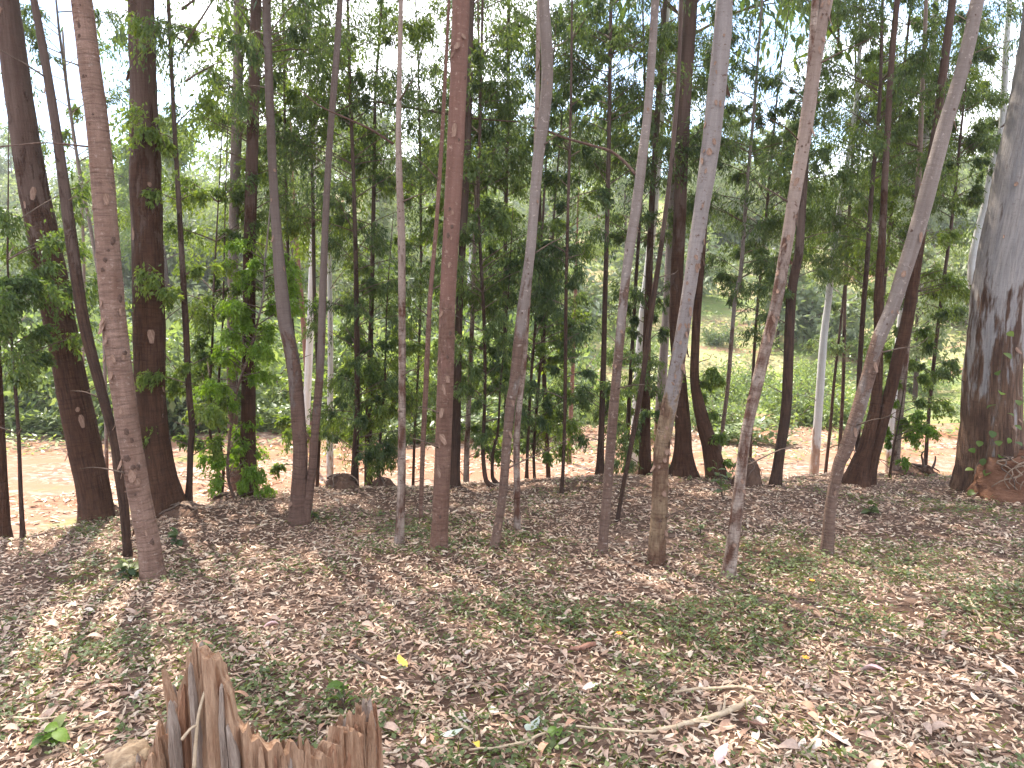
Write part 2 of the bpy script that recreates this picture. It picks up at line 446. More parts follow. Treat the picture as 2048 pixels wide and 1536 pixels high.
# ------------------------------------------------------------------ ground
def build_ground():
    xs = np.concatenate([-np.geomspace(700, 8.3, 40), np.arange(-8, 8.01, 0.1), np.geomspace(8.3, 700, 40)])
    ya = np.concatenate([-np.geomspace(250, 1.2, 16), np.arange(-1, 1.6, 0.4), np.arange(1.7, 9.31, 0.085)])
    yb = np.concatenate([np.arange(9.4, 13, 0.15), np.arange(13, 19.6, 0.25)])
    yc = np.concatenate([np.arange(19.9, 40, 0.5), np.geomspace(41, 900, 50)])
    def sheet(name, rows, mat):
        X, Y0 = np.meshgrid(xs, rows, indexing='ij')
        off = (brow(X) - 8.4) * sstep(1.5, 6.5, Y0) * (1 - sstep(12, 24, Y0)) + 0.25 * noise(X * 0.8, 0, 0, 9) * sstep(7, 9, Y0) * (1 - sstep(22, 26, Y0))
        Y = Y0 + off
        Z = ground(X, Y)
        V = np.stack([X, Y, Z], -1).reshape(-1, 3)
        nx, ny = X.shape
        i, j = np.meshgrid(np.arange(nx - 1), np.arange(ny - 1), indexing='ij')
        Q = np.stack([i * ny + j, (i + 1) * ny + j, (i + 1) * ny + j + 1, i * ny + j + 1], -1).reshape(-1, 4)
        link(name, mesh_np(name, V, None, Q, mat, True), kind='structure')
    sheet('forest_floor', ya, M['floor'])
    sheet('dirt_clearing', np.concatenate([ya[-1:], yb]), M['clearing'])
    sheet('hillside', np.concatenate([yb[-1:], yc]), M['hill'])
build_ground()

# ------------------------------------------------------------------ leaves
def leaf_geo(P, D, S, L, Wd, fold=0.25, curl=0.0):
    """pointed folded leaves: base, two sides, tip -> 2 triangles each"""
    D = unit(D)
    S = unit(S - (S * D).sum(1, keepdims=True) * D)
    N = np.cross(D, S)
    L, Wd = np.asarray(L)[:, None], np.asarray(Wd)[:, None]
    m = P + D * L * 0.42
    a = m + S * Wd * 0.5 - N * Wd * fold
    b = m - S * Wd * 0.5 - N * Wd * fold
    tip = P + D * L - N * L * curl
    n = len(P)
    V = np.stack([P, a, tip, b], 1).reshape(-1, 3)
    k = np.arange(n)[:, None] * 4
    F = np.concatenate([k + [0, 1, 2], k + [0, 2, 3]], 1).reshape(-1, 3)
    return V, F

def sprays(rng, starts, dirs, lens, nleaf, L, Wr, droop=0.5, down=0.6, jitter=0.08, rise=0.15, twig=0.004):
    """branchlets that leave the stem and droop, with leaves along them; returns leaf verts/faces and twig paths"""
    nb = len(starts)
    s = rng.random((nb, nleaf)) ** 0.75 * 0.85 + 0.15
    up = np.array([0, 0, 1.0])
    rs = rise * (0.5 + rng.random((nb, 1, 1)))
    dr = droop * (0.5 + rng.random((nb, 1, 1)))
    def path(q):
        q = q[..., None]
        return starts[:, None] + lens[:, None, None] * (dirs[:, None] * q + up * (rs * q - dr * q * q))
    P = path(s) + rng.normal(0, 1, (nb, nleaf, 3)) * lens[:, None, None] * jitter
    T = path(np.minimum(s + 0.05, 1.1)) - path(s)
    D = unit(T) * 0.7 + rng.normal(0, 0.55, P.shape)
    D[..., 2] -= down
    S = rng.normal(0, 1, P.shape)
    P, D, S = P.reshape(-1, 3), D.reshape(-1, 3), S.reshape(-1, 3)
    n = len(P)
    Ls = L * (0.55 + 0.8 * rng.random(n))
    V, F = leaf_geo(P, D, S, Ls, Ls * Wr * (0.8 + 0.4 * rng.random(n)), 0.22, 0.12)
    q = np.broadcast_to(np.linspace(0, 1, 5), (nb, 5))
    return V, F, path(q)

def bunch(rng, starts, dirs, lens, sub, nleaf, L, Wr, t0=0.25, sl=0.30, **kw):
    """limbs with several branchlets each: (leaf V, leaf F, limb paths, twig paths)"""
    nb = len(starts)
    up = np.array([0, 0, 1.0])
    q = np.broadcast_to(np.linspace(0, 1, 6), (nb, 6))
    bow = 0.15 + 0.25 * rng.random((nb, 1, 1))
    limb = starts[:, None] + lens[:, None, None] * (dirs[:, None] * q[..., None] + up * bow * (q * (1 - 0.5 * q))[..., None])
    t = rng.random((nb, sub)) * (1 - t0) + t0
    i0 = np.minimum((t * 5).astype(int), 4)
    fr = (t * 5 - i0)[..., None]
    ar = np.arange(nb)[:, None]
    st = limb[ar, i0] * (1 - fr) + limb[ar, i0 + 1] * fr
    dd = dirs[:, None] * 0.8 + rng.normal(0, 0.6, (nb, sub, 3))
    dd[..., 2] *= 0.6
    ll = lens[:, None] * sl * (1 + 1.1 * rng.random((nb, sub)))
    V, F, tw = sprays(rng, st.reshape(-1, 3), unit(dd).reshape(-1, 3), ll.ravel(), nleaf, L, Wr, **kw)
    return V, F, limb, tw

def twig_mesh(limbs, tws, rl, rt, mat, name='twigs'):
    a = Acc()
    for p in limbs:
        a.tube(p, np.linspace(rl, rl * 0.3, len(p)), 4)
    for p in tws:
        V, Q, T = tube(p, np.linspace(rt, rt * 0.3, len(p)), 3, False)
        a.add(V, Q, T)
    return a.mesh(name, mat)

# shared high crowns (out of frame above: they shade the floor as the real canopy does)
def high_crown(seed, h, r, limbs):
    rng = np.random.default_rng(seed)
    st = np.stack([np.zeros(limbs), np.zeros(limbs), -h + h * rng.random(limbs) ** 0.8 * 0.95], 1)
    az = rng.random(limbs) * 6.283
    d = unit(np.stack([np.cos(az), np.sin(az), 0.2 + 0.3 * rng.random(limbs)], 1))
    V, F, limb, tw = bunch(rng, st, d, r * (0.5 + 0.6 * rng.random(limbs)), 8, 12, 0.17, 0.30, droop=0.9, down=0.9, jitter=0.12)
    cr = mesh_np('crown', V, F, None, M['euc'])
    return cr, twig_mesh(limb, tw[::3], 0.018, 0.006, M['twig'])
HIGH = [high_crown(70 + k, 6.5, 2.1, 27) for k in range(3)]

# ------------------------------------------------------------------ haze
def build_haze():
    m = bpy.data.materials.new('thin_air_haze')
    m.use_nodes = True
    nt = m.node_tree
    nt.nodes.clear()
    out = nt.nodes.new('ShaderNodeOutputMaterial')
    v = nt.nodes.new('ShaderNodeVolumePrincipled')
    v.inputs['Color'].default_value = (0.95, 0.97, 1.0, 1)
    v.inputs['Density'].default_value = 0.0011
    v.inputs['Anisotropy'].default_value = 0.35
    nt.links.new(v.outputs['Volume'], out.inputs['Volume'])
    x, y0, y1, z0, z1 = 1100, -300, 1100, -6, 62
    V = np.array([[a, b, c] for a in (-x, x) for b in (y0, y1) for c in (z0, z1)])
    Q = np.array([[0, 1, 3, 2], [4, 6, 7, 5], [0, 4, 5, 1], [2, 3, 7, 6], [0, 2, 6, 4], [1, 5, 7, 3]])
    link('haze', mesh_np('haze', V, None, Q, m), kind='stuff')
build_haze()

# ------------------------------------------------------------------ trees
RNG = random.Random(11)
TREES = {}

def trunk_mesh(path, rad, sides, seed, rough=0.06, flare=0.45):
    """path from below ground to top; radius with lumps, flare and lobes"""
    V, Q, T = tube(path, np.ones(len(path)), sides, True)
    n = len(path)
    seg = np.concatenate([[0], np.cumsum(np.linalg.norm(np.diff(path, axis=0), axis=1))])
    th = np.arange(sides) * 2 * math.pi / sides
    Th, S = np.meshgrid(th, seg)
    r = rad[:, None] * np.ones_like(Th)
    lump = noise(np.cos(Th) * 1.3 + 5, np.sin(Th) * 1.3, S * 2.2, seed) * rough + noise(np.cos(Th) * 2.6, np.sin(Th) * 2.6, S * 9, seed + 3) * rough * 0.6 + noise(np.cos(Th) * 5, np.sin(Th) * 5, S * 22, seed + 5) * rough * 0.35 + noise(0, 0, S * 1.3, seed + 7) * rough * 0.8
    base = np.exp(-np.maximum(S - 0.15, 0) / (0.05 + 1.1 * rad[0]))
    lobes = 0.5 + 0.5 * np.cos(Th * 4 + seed) + 0.4 * noise(Th * 2, seed, 0, seed)
    r = r * (1 + lump + flare * base * (0.35 + 0.65 * lobes))
    W3 = V[:n * sides].reshape(n, sides, 3)
    W3 = path[:, None] + (W3 - path[:, None]) * r[..., None]
    V[:n * sides] = W3.reshape(-1, 3)
    V[n * sides] = path[-1]
    A = np.zeros_like(V)
    A[:n * sides, 0] = (np.cos(Th) * rad[:, None]).ravel()
    A[:n * sides, 1] = (np.sin(Th) * rad[:, None]).ravel()
    A[:n * sides, 2] = (S - 0.15).ravel()
    A[n * sides, 2] = seg[-1]
    return V, Q, T, A

def world_points(pts, D=None, fork=False):
    """(column, row, width) of the photograph -> world points and radii at one distance"""
    if D is None:
        g = on_ground(pts[0][0], pts[0][1])
        D = g[1]
    P, r = [], []
    for px, py, w in pts:
        p = at_y(px, py, D)
        P.append(p)
        r.append(w * 0.5 * depth_scale(p))
    P, r = np.array(P), np.array(r)
    g = float(ground(P[0][0], P[0][1]))
    if fork:
        return P, r, D
    if P[0][2] - g > 0.03:                       # base hidden behind the brow: go on down to the soil there
        d = (P[0] - P[1]) / max(abs(P[0][2] - P[1][2]), 1e-6)
        d[0] = max(-0.25, min(0.25, d[0]))
        q = P[0] + d * (P[0][2] - g)
        q[2] = float(ground(q[0], q[1]))
        P, r = np.vstack([q, P]), np.concatenate([[r[0] * 1.08], r])
    else:
        P[0][2] = g
    return P, r, D

def tree(name, label, bark, pts, D=None, H=None, fol=(), knots=0, flakes=0, stems=(), branches=(), crown=True, cat='tree', group='forest trees', sides=None, flare=0.45, seed=None, lean=0.5, rough=0.05):
    seed = seed if seed is not None else len(TREES) * 13 + 7
    rng = np.random.default_rng(seed)
    P, r, D = world_points(pts, D)
    base = P[0].copy()
    root = thing(name, label, cat, base, group)
    TREES[label] = root
    all_stems = [(P, r, True)]
    for st in stems:
        all_stems.append((*world_points(st, D, st[0][1] < 600)[:2], True))
    main = None
    for k, (P, r, tall) in enumerate(all_stems):
        top = P[-1]
        Hk = H if H is not None else 13 + 4 * RNG.random()
        d = unit(P[-1] - P[max(-3, -len(P))])
        d = unit(d * lean + np.array([0, 0, 1.0]) * (1 - lean) + np.array([0, rng.normal(0, 0.04), 0]))
        ext = []
        zt = base[2] + Hk
        if zt > top[2] + 0.4:
            m = max(2, int((zt - top[2]) / 1.2))
            dirn = unit(P[-1] - P[max(-3, -len(P))])
            p = top.copy()
            for q in range(m):
                dirn = unit(dirn * 0.8 + d * 0.2 + np.array([rng.normal(0, 0.03), rng.normal(0, 0.03), 0]))
                p = p + dirn * (zt - top[2]) / m / max(dirn[2], 0.5)
                ext.append(p.copy())
        ext = np.array(ext).reshape(-1, 3)
        er = r[-1] * np.linspace(1, 0.25, len(ext) + 1)[1:] if len(ext) else np.zeros(0)
        down = P[0] + (P[0] - P[1]) / max(P[1][2] - P[0][2], 0.05) * 0.15
        down[2] = P[0][2] - 0.15
        Pv = np.vstack([down, P])
        rv = np.concatenate([[r[0] * 1.02], r])
        n1 = max(12, int(np.linalg.norm(Pv[-1] - Pv[0]) / 0.06))
        sp = spline(np.hstack([Pv, rv[:, None]]), n1)
        path, rad = sp[:, :3], np.maximum(sp[:, 3], 0.003)
        if len(ext):
            e = spline(np.hstack([np.vstack([Pv[-1:], ext]), np.concatenate([rv[-1:], er])[:, None]]), max(4, len(ext) * 3))
            path, rad = np.vstack([path, e[1:, :3]]), np.concatenate([rad, np.maximum(e[1:, 3], 0.003)])
        sd = sides or (24 if rad.max() > 0.08 else 14 if rad.max() > 0.03 else 8)
        V, Q, T, A = trunk_mesh(path - base, rad, sd, seed + k, rough, flare)
        tr = link('trunk', mesh_np('trunk', V, T, Q, M[bark], True, A), root)
        if main is None:
            trunk0 = tr
            main = (path, rad, P)
        if crown:
            cm, tm = HIGH[(seed + k) % 3]
            pt = path[-1] - base
            s = 0.75 + 0.5 * rng.random()
            s *= min(1.0, Hk / 12)
            c = link('crown', cm, root, pt, kind='stuff')
            c.rotation_euler = (0, 0, rng.random() * 6.28)
            c.scale = (s, s, s)
            b = link('branches', tm, root, pt, kind='stuff')
            b.rotation_euler, b.scale = c.rotation_euler, c.scale
    path, rad, P = main
    def along(row):
        """spot on the main stem that the photograph shows at this row"""
        zc = []
        for p in path:
            cz = (p[1] * CP - (p[2] - CAM_Z) * SP)
            up = (p[1] * SP + (p[2] - CAM_Z) * CP)
            zc.append(768 - FPX * up / cz)
        zc = np.array(zc)
        i = int(np.argmin(np.abs(zc - row)))
        return path[i], rad[i]
    if fol:
        VV, FF, n, LL, TW = [], [], 0, [], []
        mat = None
        for (r0, r1, spread, limbs, kind, *opt) in fol:
            mat = mat or kind
            limbs = max(5, int(limbs * (0.64 if r0 < 300 else 0.62 if kind != 'bright' else 0.75)))
            rows = r1 + (r0 - r1) * rng.random(limbs)
            st = np.array([along(q)[0] for q in rows])
            az = rng.random(limbs) * 6.283
            if opt:                                   # preferred side
                az = opt[0] + rng.normal(0, 0.7, limbs)
            d = unit(np.stack([np.cos(az), np.sin(az), rng.random(limbs) * 0.5], 1))
            ln = spread * (0.35 + 0.95 * rng.random(limbs))
            big = 0.085 if kind in ('euc', 'mid') else 0.07
            wr = 0.26 if kind in ('euc',) else 0.40
            V, F, limb, tw = bunch(rng, st, d, ln, 8, 52, 0.52 * big * (0.8 + 0.04 * D), wr, droop=0.9, down=0.8 if kind == 'euc' else 0.5, jitter=0.16, t0=0.5, sl=0.19)
            if LL == []:
                pass
            VV.append(V)
            FF.append(F + n)
            n += len(V)
            LL.extend(limb)
            TW.extend(tw[::2])
        link('crown', mesh_np('crown', np.vstack(VV) - base, np.vstack(FF), None, M[mat]), root, kind='stuff')
        link('branches', twig_mesh([p - base for p in LL], [p - base for p in TW], 0.007, 0.0025, M['twig']), root, kind='stuff')
    for br in branches:
        bp = np.array([at_y(px, py, D + dy) for px, py, w, dy in br])
        bw = np.array([w * 0.38 * depth_scale(p) for (px, py, w, dy), p in zip(br, bp)])
        sp = spline(np.hstack([bp, bw[:, None]]), 26)
        V, Q, T = tube(sp[:, :3] - base, sp[:, 3], 7)
        link('branch', mesh_np('branch', V, T, Q, M['knot'], True), root)
    hi = int(np.argmax(path[:, 2] > base[2] + 5.0)) or len(path) - 1
    def seen_index(g):
        return int(g.integers(5, max(6, hi)))
    for k in range(3 if rad.max() < 0.1 else 2):
        i = seen_index(rng)
        az, ln = rng.random() * 6.283, 0.10 + 0.32 * rng.random()
        d0 = np.array([math.cos(az), math.sin(az), 0.25 + 0.4 * rng.random()])
        q = np.array([[0, 0, 0], d0 * ln * 0.45, d0 * ln * 0.8 + [0, 0, -0.04 * ln], d0 * ln + rng.normal(0, 0.12 * ln, 3)])
        V, Q, T = tube(spline(q, 9), np.linspace(min(0.007, rad[i] * 0.4), 0.0018, 9), 5)
        link('dead_twig', mesh_np('dead_twig', V, T, Q, M['twig'], True), trunk0, path[i] + d0 * rad[i] * 0.7 - base)
    for k in range(knots):
        i = seen_index(rng)
        p, rr = path[i], rad[i]
        a = -math.pi / 2 + rng.normal(0, 0.9)
        nrm = np.array([math.cos(a), math.sin(a), 0.15])
        sz = min(rr, 0.09) * (0.10 + 0.13 * rng.random())
        link('branch_scar', disc_mesh(rng, sz, sz * (1.0 + 0.9 * rng.random())), trunk0, p + nrm * rr * 0.97 - base).rotation_euler = (0, 0, a)
    for k in range(flakes):
        i = seen_index(rng)
        p, rr = path[i], rad[i]
        a = -math.pi / 2 + rng.normal(0, 1.1)
        nrm = np.array([math.cos(a), math.sin(a), 0.0])
        o = link('bark_flake', FLAKES[int(rng.integers(len(FLAKES)))], trunk0, p + nrm * rr * 1.0 - base)
        s = min(rr / 0.09, 1.0) * (0.35 + 0.5 * rng.random())
        o.scale = (s, s, s)
        o.rotation_euler = (rng.normal(0, 0.3), rng.normal(0, 0.12), a)
    return root

def disc_mesh(rng, w, h):
    """a raised dark branch scar facing +X"""
    k = 10
    th = np.arange(k) * 2 * math.pi / k
    j = 1 + rng.normal(0, 0.15, k)
    outer = np.stack([np.zeros(k), np.cos(th) * w * j, np.sin(th) * h * j], 1)
    mid = np.stack([np.full(k, w * 0.45), np.cos(th) * w * 0.55 * j, np.sin(th) * h * 0.55 * j], 1)
    V = np.vstack([outer, mid, [[w * 0.2, 0, 0]]])
    i = np.arange(k)
    Q = np.stack([i, (i + 1) % k, k + (i + 1) % k, k + i], 1)
    T = np.stack([k + i, k + (i + 1) % k, np.full(k, 2 * k)], 1)
    return mesh_np('branch_scar', V, T, Q, M['knot'], True)

def flake_mesh(seed):
    rng = np.random.default_rng(seed)
    n = 6
    w, L = 0.022 + 0.02 * rng.random(), 0.06 + 0.12 * rng.random()
    t = np.linspace(0, 1, n)
    out = 0.003 + (0.02 + 0.03 * rng.random()) * t ** 2
    prof = w * (0.5 + 0.5 * np.sin(t * 3.0 + 0.2)) * (1 + rng.normal(0, 0.15, n))
    V = []
    for sgn in (-1, 0, 1):
        V.append(np.stack([out - 0.006 * abs(sgn), sgn * prof, -L * t], 1))
    V = np.array(V).transpose(1, 0, 2).reshape(-1, 3)
    V2 = V + [-0.004, 0, 0]
    Q = []
    for i in range(n - 1):
        for j in range(2):
            a = i * 3 + j
            Q.append([a, a + 1, a + 4, a + 3])
            Q.append([a + 18 + 3, a + 18 + 4, a + 18 + 1, a + 18])
    return mesh_np('bark_flake', np.vstack([V, V2]), None, np.array(Q), M['flake'])
FLAKES = [flake_mesh(k) for k in range(6)]

# ---- front trees, bases on the litter floor
tree('gum_tree', 'pinkish ringed gum trunk with dark branch scars, leaning left, nearest on the left', 'pink',
     [(306, 1158, 42), (298, 1090, 43), (284, 1017, 44), (262, 892, 44), (244, 767, 45), (228, 640, 46), (213, 460, 44), (200, 292, 42), (182, 150, 40), (163, 0, 39)],
     knots=30, flakes=26, branches=[[(182, 294, 6, 0.02), (100, 286, 4, 0.1), (45, 289, 3.5, 0.2), (-30, 297, 3, 0.3)]], rough=0.045)
tree('gum_tree', 'slim grey-brown gum trunk whose foot stands just left of the pinkish trunk', 'dark',
     [(256, 1112, 16), (248, 1016, 18), (238, 940, 20), (229, 883, 17), (199, 767, 19), (167, 640, 21), (140, 460, 22), (117, 292, 19), (90, 120, 17), (68, 0, 14)], flakes=3)
tree('gum_tree', 'slim mottled gum trunk with grey top, first one left of the red-brown trunk', 'mottled',
     [(798, 1087, 18), (803, 975, 16), (804, 808, 15), (804, 640, 15), (803, 479, 15), (797, 292, 12), (799, 140, 10), (802, 0, 9)],
     flakes=18, knots=7, branches=[[(787, 288, 7, 0.0), (740, 258, 6, -0.1), (690, 235, 5, -0.15), (640, 212, 4, -0.2), (600, 180, 3, -0.2)]])
tree('gum_tree', 'straight red-brown gum trunk with fine pale rings, left of the picture centre', 'red',
     [(877, 1098, 31), (880, 1040, 32), (883, 975, 33), (891, 767, 33), (895, 600, 32), (905, 417, 34), (915, 208, 35), (922, 0, 35)], knots=16, flakes=20, rough=0.035)
tree('gum_tree', 'grey gum trunk curving right as it rises, right of the red-brown trunk', 'grey',
     [(989, 1094, 19), (1000, 1028, 17), (1007, 973, 17), (1013, 891, 18), (1021, 809, 20), (1030, 755, 21), (1045, 620, 22), (1061, 500, 20), (1075, 333, 22), (1094, 167, 23), (1088, 0, 21)], flakes=16, knots=8)
tree('gum_tree', 'pale speckled slim gum trunk running up beside the curving grey trunk', 'mottled',
     [(1034, 1062, 13), (1034, 973, 13), (1033, 891, 13), (1037, 823, 13), (1046, 740, 13), (1054, 620, 12), (1066, 450, 11), (1072, 300, 10), (1077, 40, 9)], flakes=8)
tree('gum_tree', 'brown gum trunk leaning right with a long crooked bare branch on its left', 'grey',
     [(1204, 1107, 19), (1215, 975, 19), (1228, 808, 20), (1247, 600, 18), (1259, 500, 19), (1272, 417, 20), (1285, 310, 19), (1297, 208, 17), (1311, 0, 16)],
     flakes=10, knots=5, branches=[[(1272, 350, 9, 0.0), (1250, 325, 8, 0.1), (1222, 303, 7.5, 0.15), (1180, 290, 7, 0.2), (1130, 276, 6.5, 0.25), (1095, 262, 6, 0.3), (1064, 254, 5, 0.35)]])
tree('gum_tree', 'thin dark gum stem leaning right just behind the trunk with the crooked branch', 'dark',
     [(1234, 1044, 8), (1247, 970, 9), (1262, 892, 10), (1284, 767, 11), (1306, 600, 11), (1321, 500, 10), (1342, 333, 9), (1356, 167, 8), (1363, 0, 8)])
tree('gum_tree', 'stout gum trunk with peeling brown bark below and lilac-grey bark above', 'lilac',
     [(1312, 1125, 34), (1319, 1017, 31), (1325, 892, 30), (1348, 767, 31), (1363, 675, 29), (1375, 600, 29), (1389, 510, 31), (1403, 417, 32), (1426, 250, 36), (1443, 83, 36), (1449, 0, 33)],
     flakes=60, knots=10, rough=0.08)
tree('gum_tree', 'speckled pink-brown gum trunk with a forked top, leaning right, nearest on the right', 'mottled',
     [(1457, 1154, 27), (1474, 1017, 23), (1488, 892, 21), (1500, 830, 22), (1516, 760, 24), (1535, 680, 23), (1552, 610, 23), (1568, 520, 24), (1585, 417, 25), (1612, 250, 26), (1636, 83, 26), (1653, 0, 26)],
     flakes=44, knots=8, stems=[[(1613, 240, 18), (1620, 160, 17), (1626, 80, 16), (1631, 0, 15)]], branches=[[(1598, 282, 4, 0), (1575, 258, 3, -.1), (1540, 238, 2, -.2)]])
tree('gum_tree', 'grey gum trunk with a bent foot, leaning far right between the right-hand trunks', 'grey',
     [(1654, 1110, 25), (1661, 1017, 22), (1677, 933, 24), (1694, 892, 27), (1732, 767, 27), (1756, 683, 27), (1787, 610, 28), (1815, 520, 29), (1846, 417, 30), (1891, 250, 28), (1928, 125, 26), (1955, 0, 25)], flakes=22, knots=8)

# ---- trees on the brow
def TB(*a, **k):
    return tree('gum_tree', *a, **k)
TB('stout brown gum trunk leaning left at the left edge, greyer towards its top', 'brown',
   [(196, 1030, 52), (186, 970, 58), (168, 890, 60), (150, 800, 60), (118, 640, 56), (98, 530, 55), (72, 400, 54), (52, 290, 52), (32, 150, 48), (14, 0, 42)], D=6.75, knots=6, flakes=8, rough=0.06)
TB('thick dark brown gum trunk with flared roots, behind the pinkish trunk', 'brown',
   [(330, 1020, 64), (318, 940, 56), (306, 850, 54), (299, 740, 57), (298, 640, 58), (296, 500, 58), (291, 380, 57), (290, 292, 57), (286, 150, 52), (282, 0, 48)], D=7.0, knots=10, flakes=10, rough=0.07, flare=0.7, lean=0.2)
TB('sinuous thin sapling rooted at the flared foot of the thick dark trunk', 'dark',
   [(376, 1012, 17), (379, 960, 12), (381, 900, 12), (384, 850, 12), (377, 770, 12), (371, 640, 12), (362, 480, 10), (352, 310, 9), (345, 180, 8), (338, 30, 7)], D=7.1, H=8,
   fol=[(380, 960, 0.42, 24, 'mid'), (60, 420, 0.55, 14, 'mid')], cat='sapling')
TB('pale-edged grey gum trunk, left one of a close pair behind yellow-green leaves', 'grey',
   [(470, 985, 20), (466, 850, 21), (465, 640, 20), (467, 480, 19), (472, 300, 20), (476, 150, 20), (478, 0, 20)], D=8.6, fol=[(20, 420, 1.0, 26, 'euc')])
TB('brown gum trunk, right one of the close pair, yellow-green leaves round its foot', 'brown',
   [(497, 1006, 36), (496, 900, 30), (497, 780, 27), (498, 640, 25), (499, 500, 24), (503, 350, 24), (508, 180, 22), (512, 0, 20)], D=7.9, fol=[(0, 330, 1.1, 30, 'euc')])
TB('twin gum trunk forked at the ground, left stem bowed left and right stem slimmer', 'twin',
   [(597, 1050, 36), (598, 980, 30), (600, 900, 28), (591, 760, 28), (580, 690, 27), (567, 620, 27), (550, 417, 18), (541, 250, 17), (536, 100, 16), (532, 0, 15)], flakes=8, knots=4,
   stems=[[(607, 1046, 22), (622, 960, 17), (631, 850, 16), (641, 725, 16), (645, 600, 15), (652, 417, 13), (662, 250, 13), (672, 125, 13), (680, 0, 12)]],
   fol=[(0, 260, 0.8, 24, 'euc')])
TB('white slender gum trunk seen in the gap of the twin trunk', 'white',
   [(612, 840, 15), (617, 740, 15), (621, 640, 14), (624, 500, 10), (628, 380, 9), (634, 200, 7)], D=13.5, fol=[(60, 420, 1.0, 22, 'mid')], crown=False, H=9)
TB('orange-tinged slim trunk behind the white trunk in the gap of the twin trunk', 'red',
   [(614, 760, 9), (607, 650, 10), (598, 540, 8), (590, 440, 6), (582, 300, 5)], D=14.5, crown=False, H=8)
TB('thin white gum stem right of the twin trunk, broken up by leaves', 'white',
   [(660, 968, 14), (660, 850, 13), (661, 720, 11), (660, 600, 10), (657, 480, 9), (655, 340, 7)], D=10.5, fol=[(380, 640, 0.8, 16, 'mid')], crown=False, H=8)
TB('thin dark stem rising from a small dark mound among dense leaves', 'dark',
   [(709, 985, 17), (711, 900, 13), (714, 808, 11), (713, 600, 10), (709, 417, 8), (703, 250, 7), (698, 100, 6)], D=8.5, H=9, crown=False, cat='sapling',
   fol=[(500, 940, 0.62, 62, 'euc'), (0, 500, 0.9, 60, 'euc')])
TB('leaf-hidden dark sapling between the small mounds', 'dark',
   [(737, 985, 17), (737, 850, 14), (742, 650, 10), (747, 420, 8), (750, 200, 6)], D=9.2, H=8, crown=False, cat='sapling',
   fol=[(460, 950, 0.62, 56, 'euc'), (40, 460, 0.9, 40, 'euc')])
TB('thin reddish stem just left of the red-brown trunk', 'red',
   [(841, 1038, 8), (846, 892, 10), (854, 725, 10), (860, 600, 9), (872, 458, 8), (883, 292, 8), (892, 125, 7), (898, 0, 6)], H=9, crown=False, cat='sapling')
TB('dark gum trunk half hidden behind the right side of the red-brown trunk', 'dark',
   [(908, 978, 22), (911, 900, 19), (915, 750, 16), (919, 600, 15), (930, 400, 14), (936, 250, 14), (942, 0, 13)], D=8.35,
   branches=[[(936, 236, 7, 0), (860, 222, 7, .0), (800, 212, 6.5, .05), (755, 204, 6, .05), (712, 207, 5, .1), (670, 225, 3, .1)], [(936, 236, 6, 0), (985, 240, 4.5, 0), (1040, 244, 3, .1)]],
   fol=[(0, 300, 1.0, 26, 'euc')])
TB('pale and brown slim trunk just right of the half-hidden dark trunk', 'mottled',
   [(932, 980, 12), (934, 890, 11), (938, 800, 10), (946, 600, 8), (952, 400, 7), (960, 200, 6)], D=9.2, H=8, crown=False, cat='sapling', fol=[(440, 940, 0.5, 26, 'mid'), (60, 420, .7, 24, 'euc')])
TB('crooked dark sapling with an S-curved foot on the brow', 'dark',
   [(985, 993, 10), (972, 960, 9), (966, 905, 8), (968, 845, 7), (970, 767, 7), (968, 640, 7), (957, 417, 6), (960, 250, 6), (964, 60, 5)], D=8.3, H=7.5, crown=False, cat='sapling',
   fol=[(480, 870, 0.62, 58, 'euc'), (100, 480, 0.75, 40, 'mid')])
TB('short crooked stem forking from the soil beside the S-curved sapling', 'dark',
   [(993, 988, 9), (985, 954, 7), (986, 905, 6), (996, 861, 5), (1000, 780, 4)], D=8.45, H=3.2, crown=False, cat='sapling', fol=[(720, 880, .4, 12, 'euc')])
TB('leafy dark sapling filling the gap right of the speckled slim trunk', 'dark',
   [(1053, 985, 7), (1055, 900, 6), (1062, 760, 6), (1075, 600, 5), (1085, 450, 5)], D=8.9, H=5.5, crown=False, cat='sapling', fol=[(500, 900, 0.66, 66, 'euc')])
TB('slim sapling with two bare feet at the edge of the clearing', 'dark',
   [(1070, 985, 6), (1068, 900, 6), (1078, 760, 6), (1100, 560, 5), (1110, 400, 4)], D=9.3, H=5.5, crown=False, cat='sapling', fol=[(430, 930, 0.5, 44, 'mid')])
TB('thin upright dark sapling standing alone against the sunlit clearing', 'dark',
   [(1122, 1003, 8), (1126, 940, 7), (1130, 808, 7), (1132, 600, 7), (1136, 420, 6), (1142, 200, 5)], D=7.85, H=7, crown=False, cat='sapling', fol=[(560, 800, 0.34, 14, 'euc'), (60, 560, .5, 26, 'mid')])
TB('red-footed slim trunk standing out in the sunlit clearing', 'red',
   [(1139, 892, 9), (1143, 800, 9), (1147, 700, 7), (1152, 560, 6)], H=6, D=15.0, crown=False, fol=[(330, 700, 0.8, 26, 'thicket')])
TB('dark bluish gum trunk left of the brown leaning trunk, leaves at its foot', 'dark',
   [(1199, 970, 17), (1202, 880, 13), (1207, 725, 11), (1210, 600, 10), (1215, 417, 9), (1219, 208, 8), (1222, 0, 7)], D=9.0, fol=[(780, 950, 0.4, 20, 'euc'), (0, 420, .9, 50, 'euc')])
TB('dark leafy gum trunk behind the thin stem, dense leaves round its foot', 'brown',
   [(1290, 955, 26), (1290, 880, 21), (1291, 808, 19), (1293, 700, 16), (1298, 560, 14), (1304, 400, 12), (1318, 180, 11), (1330, 0, 10)], D=9.6, fol=[(600, 940, 0.5, 34, 'euc'), (0, 480, 1.0, 50, 'euc')])
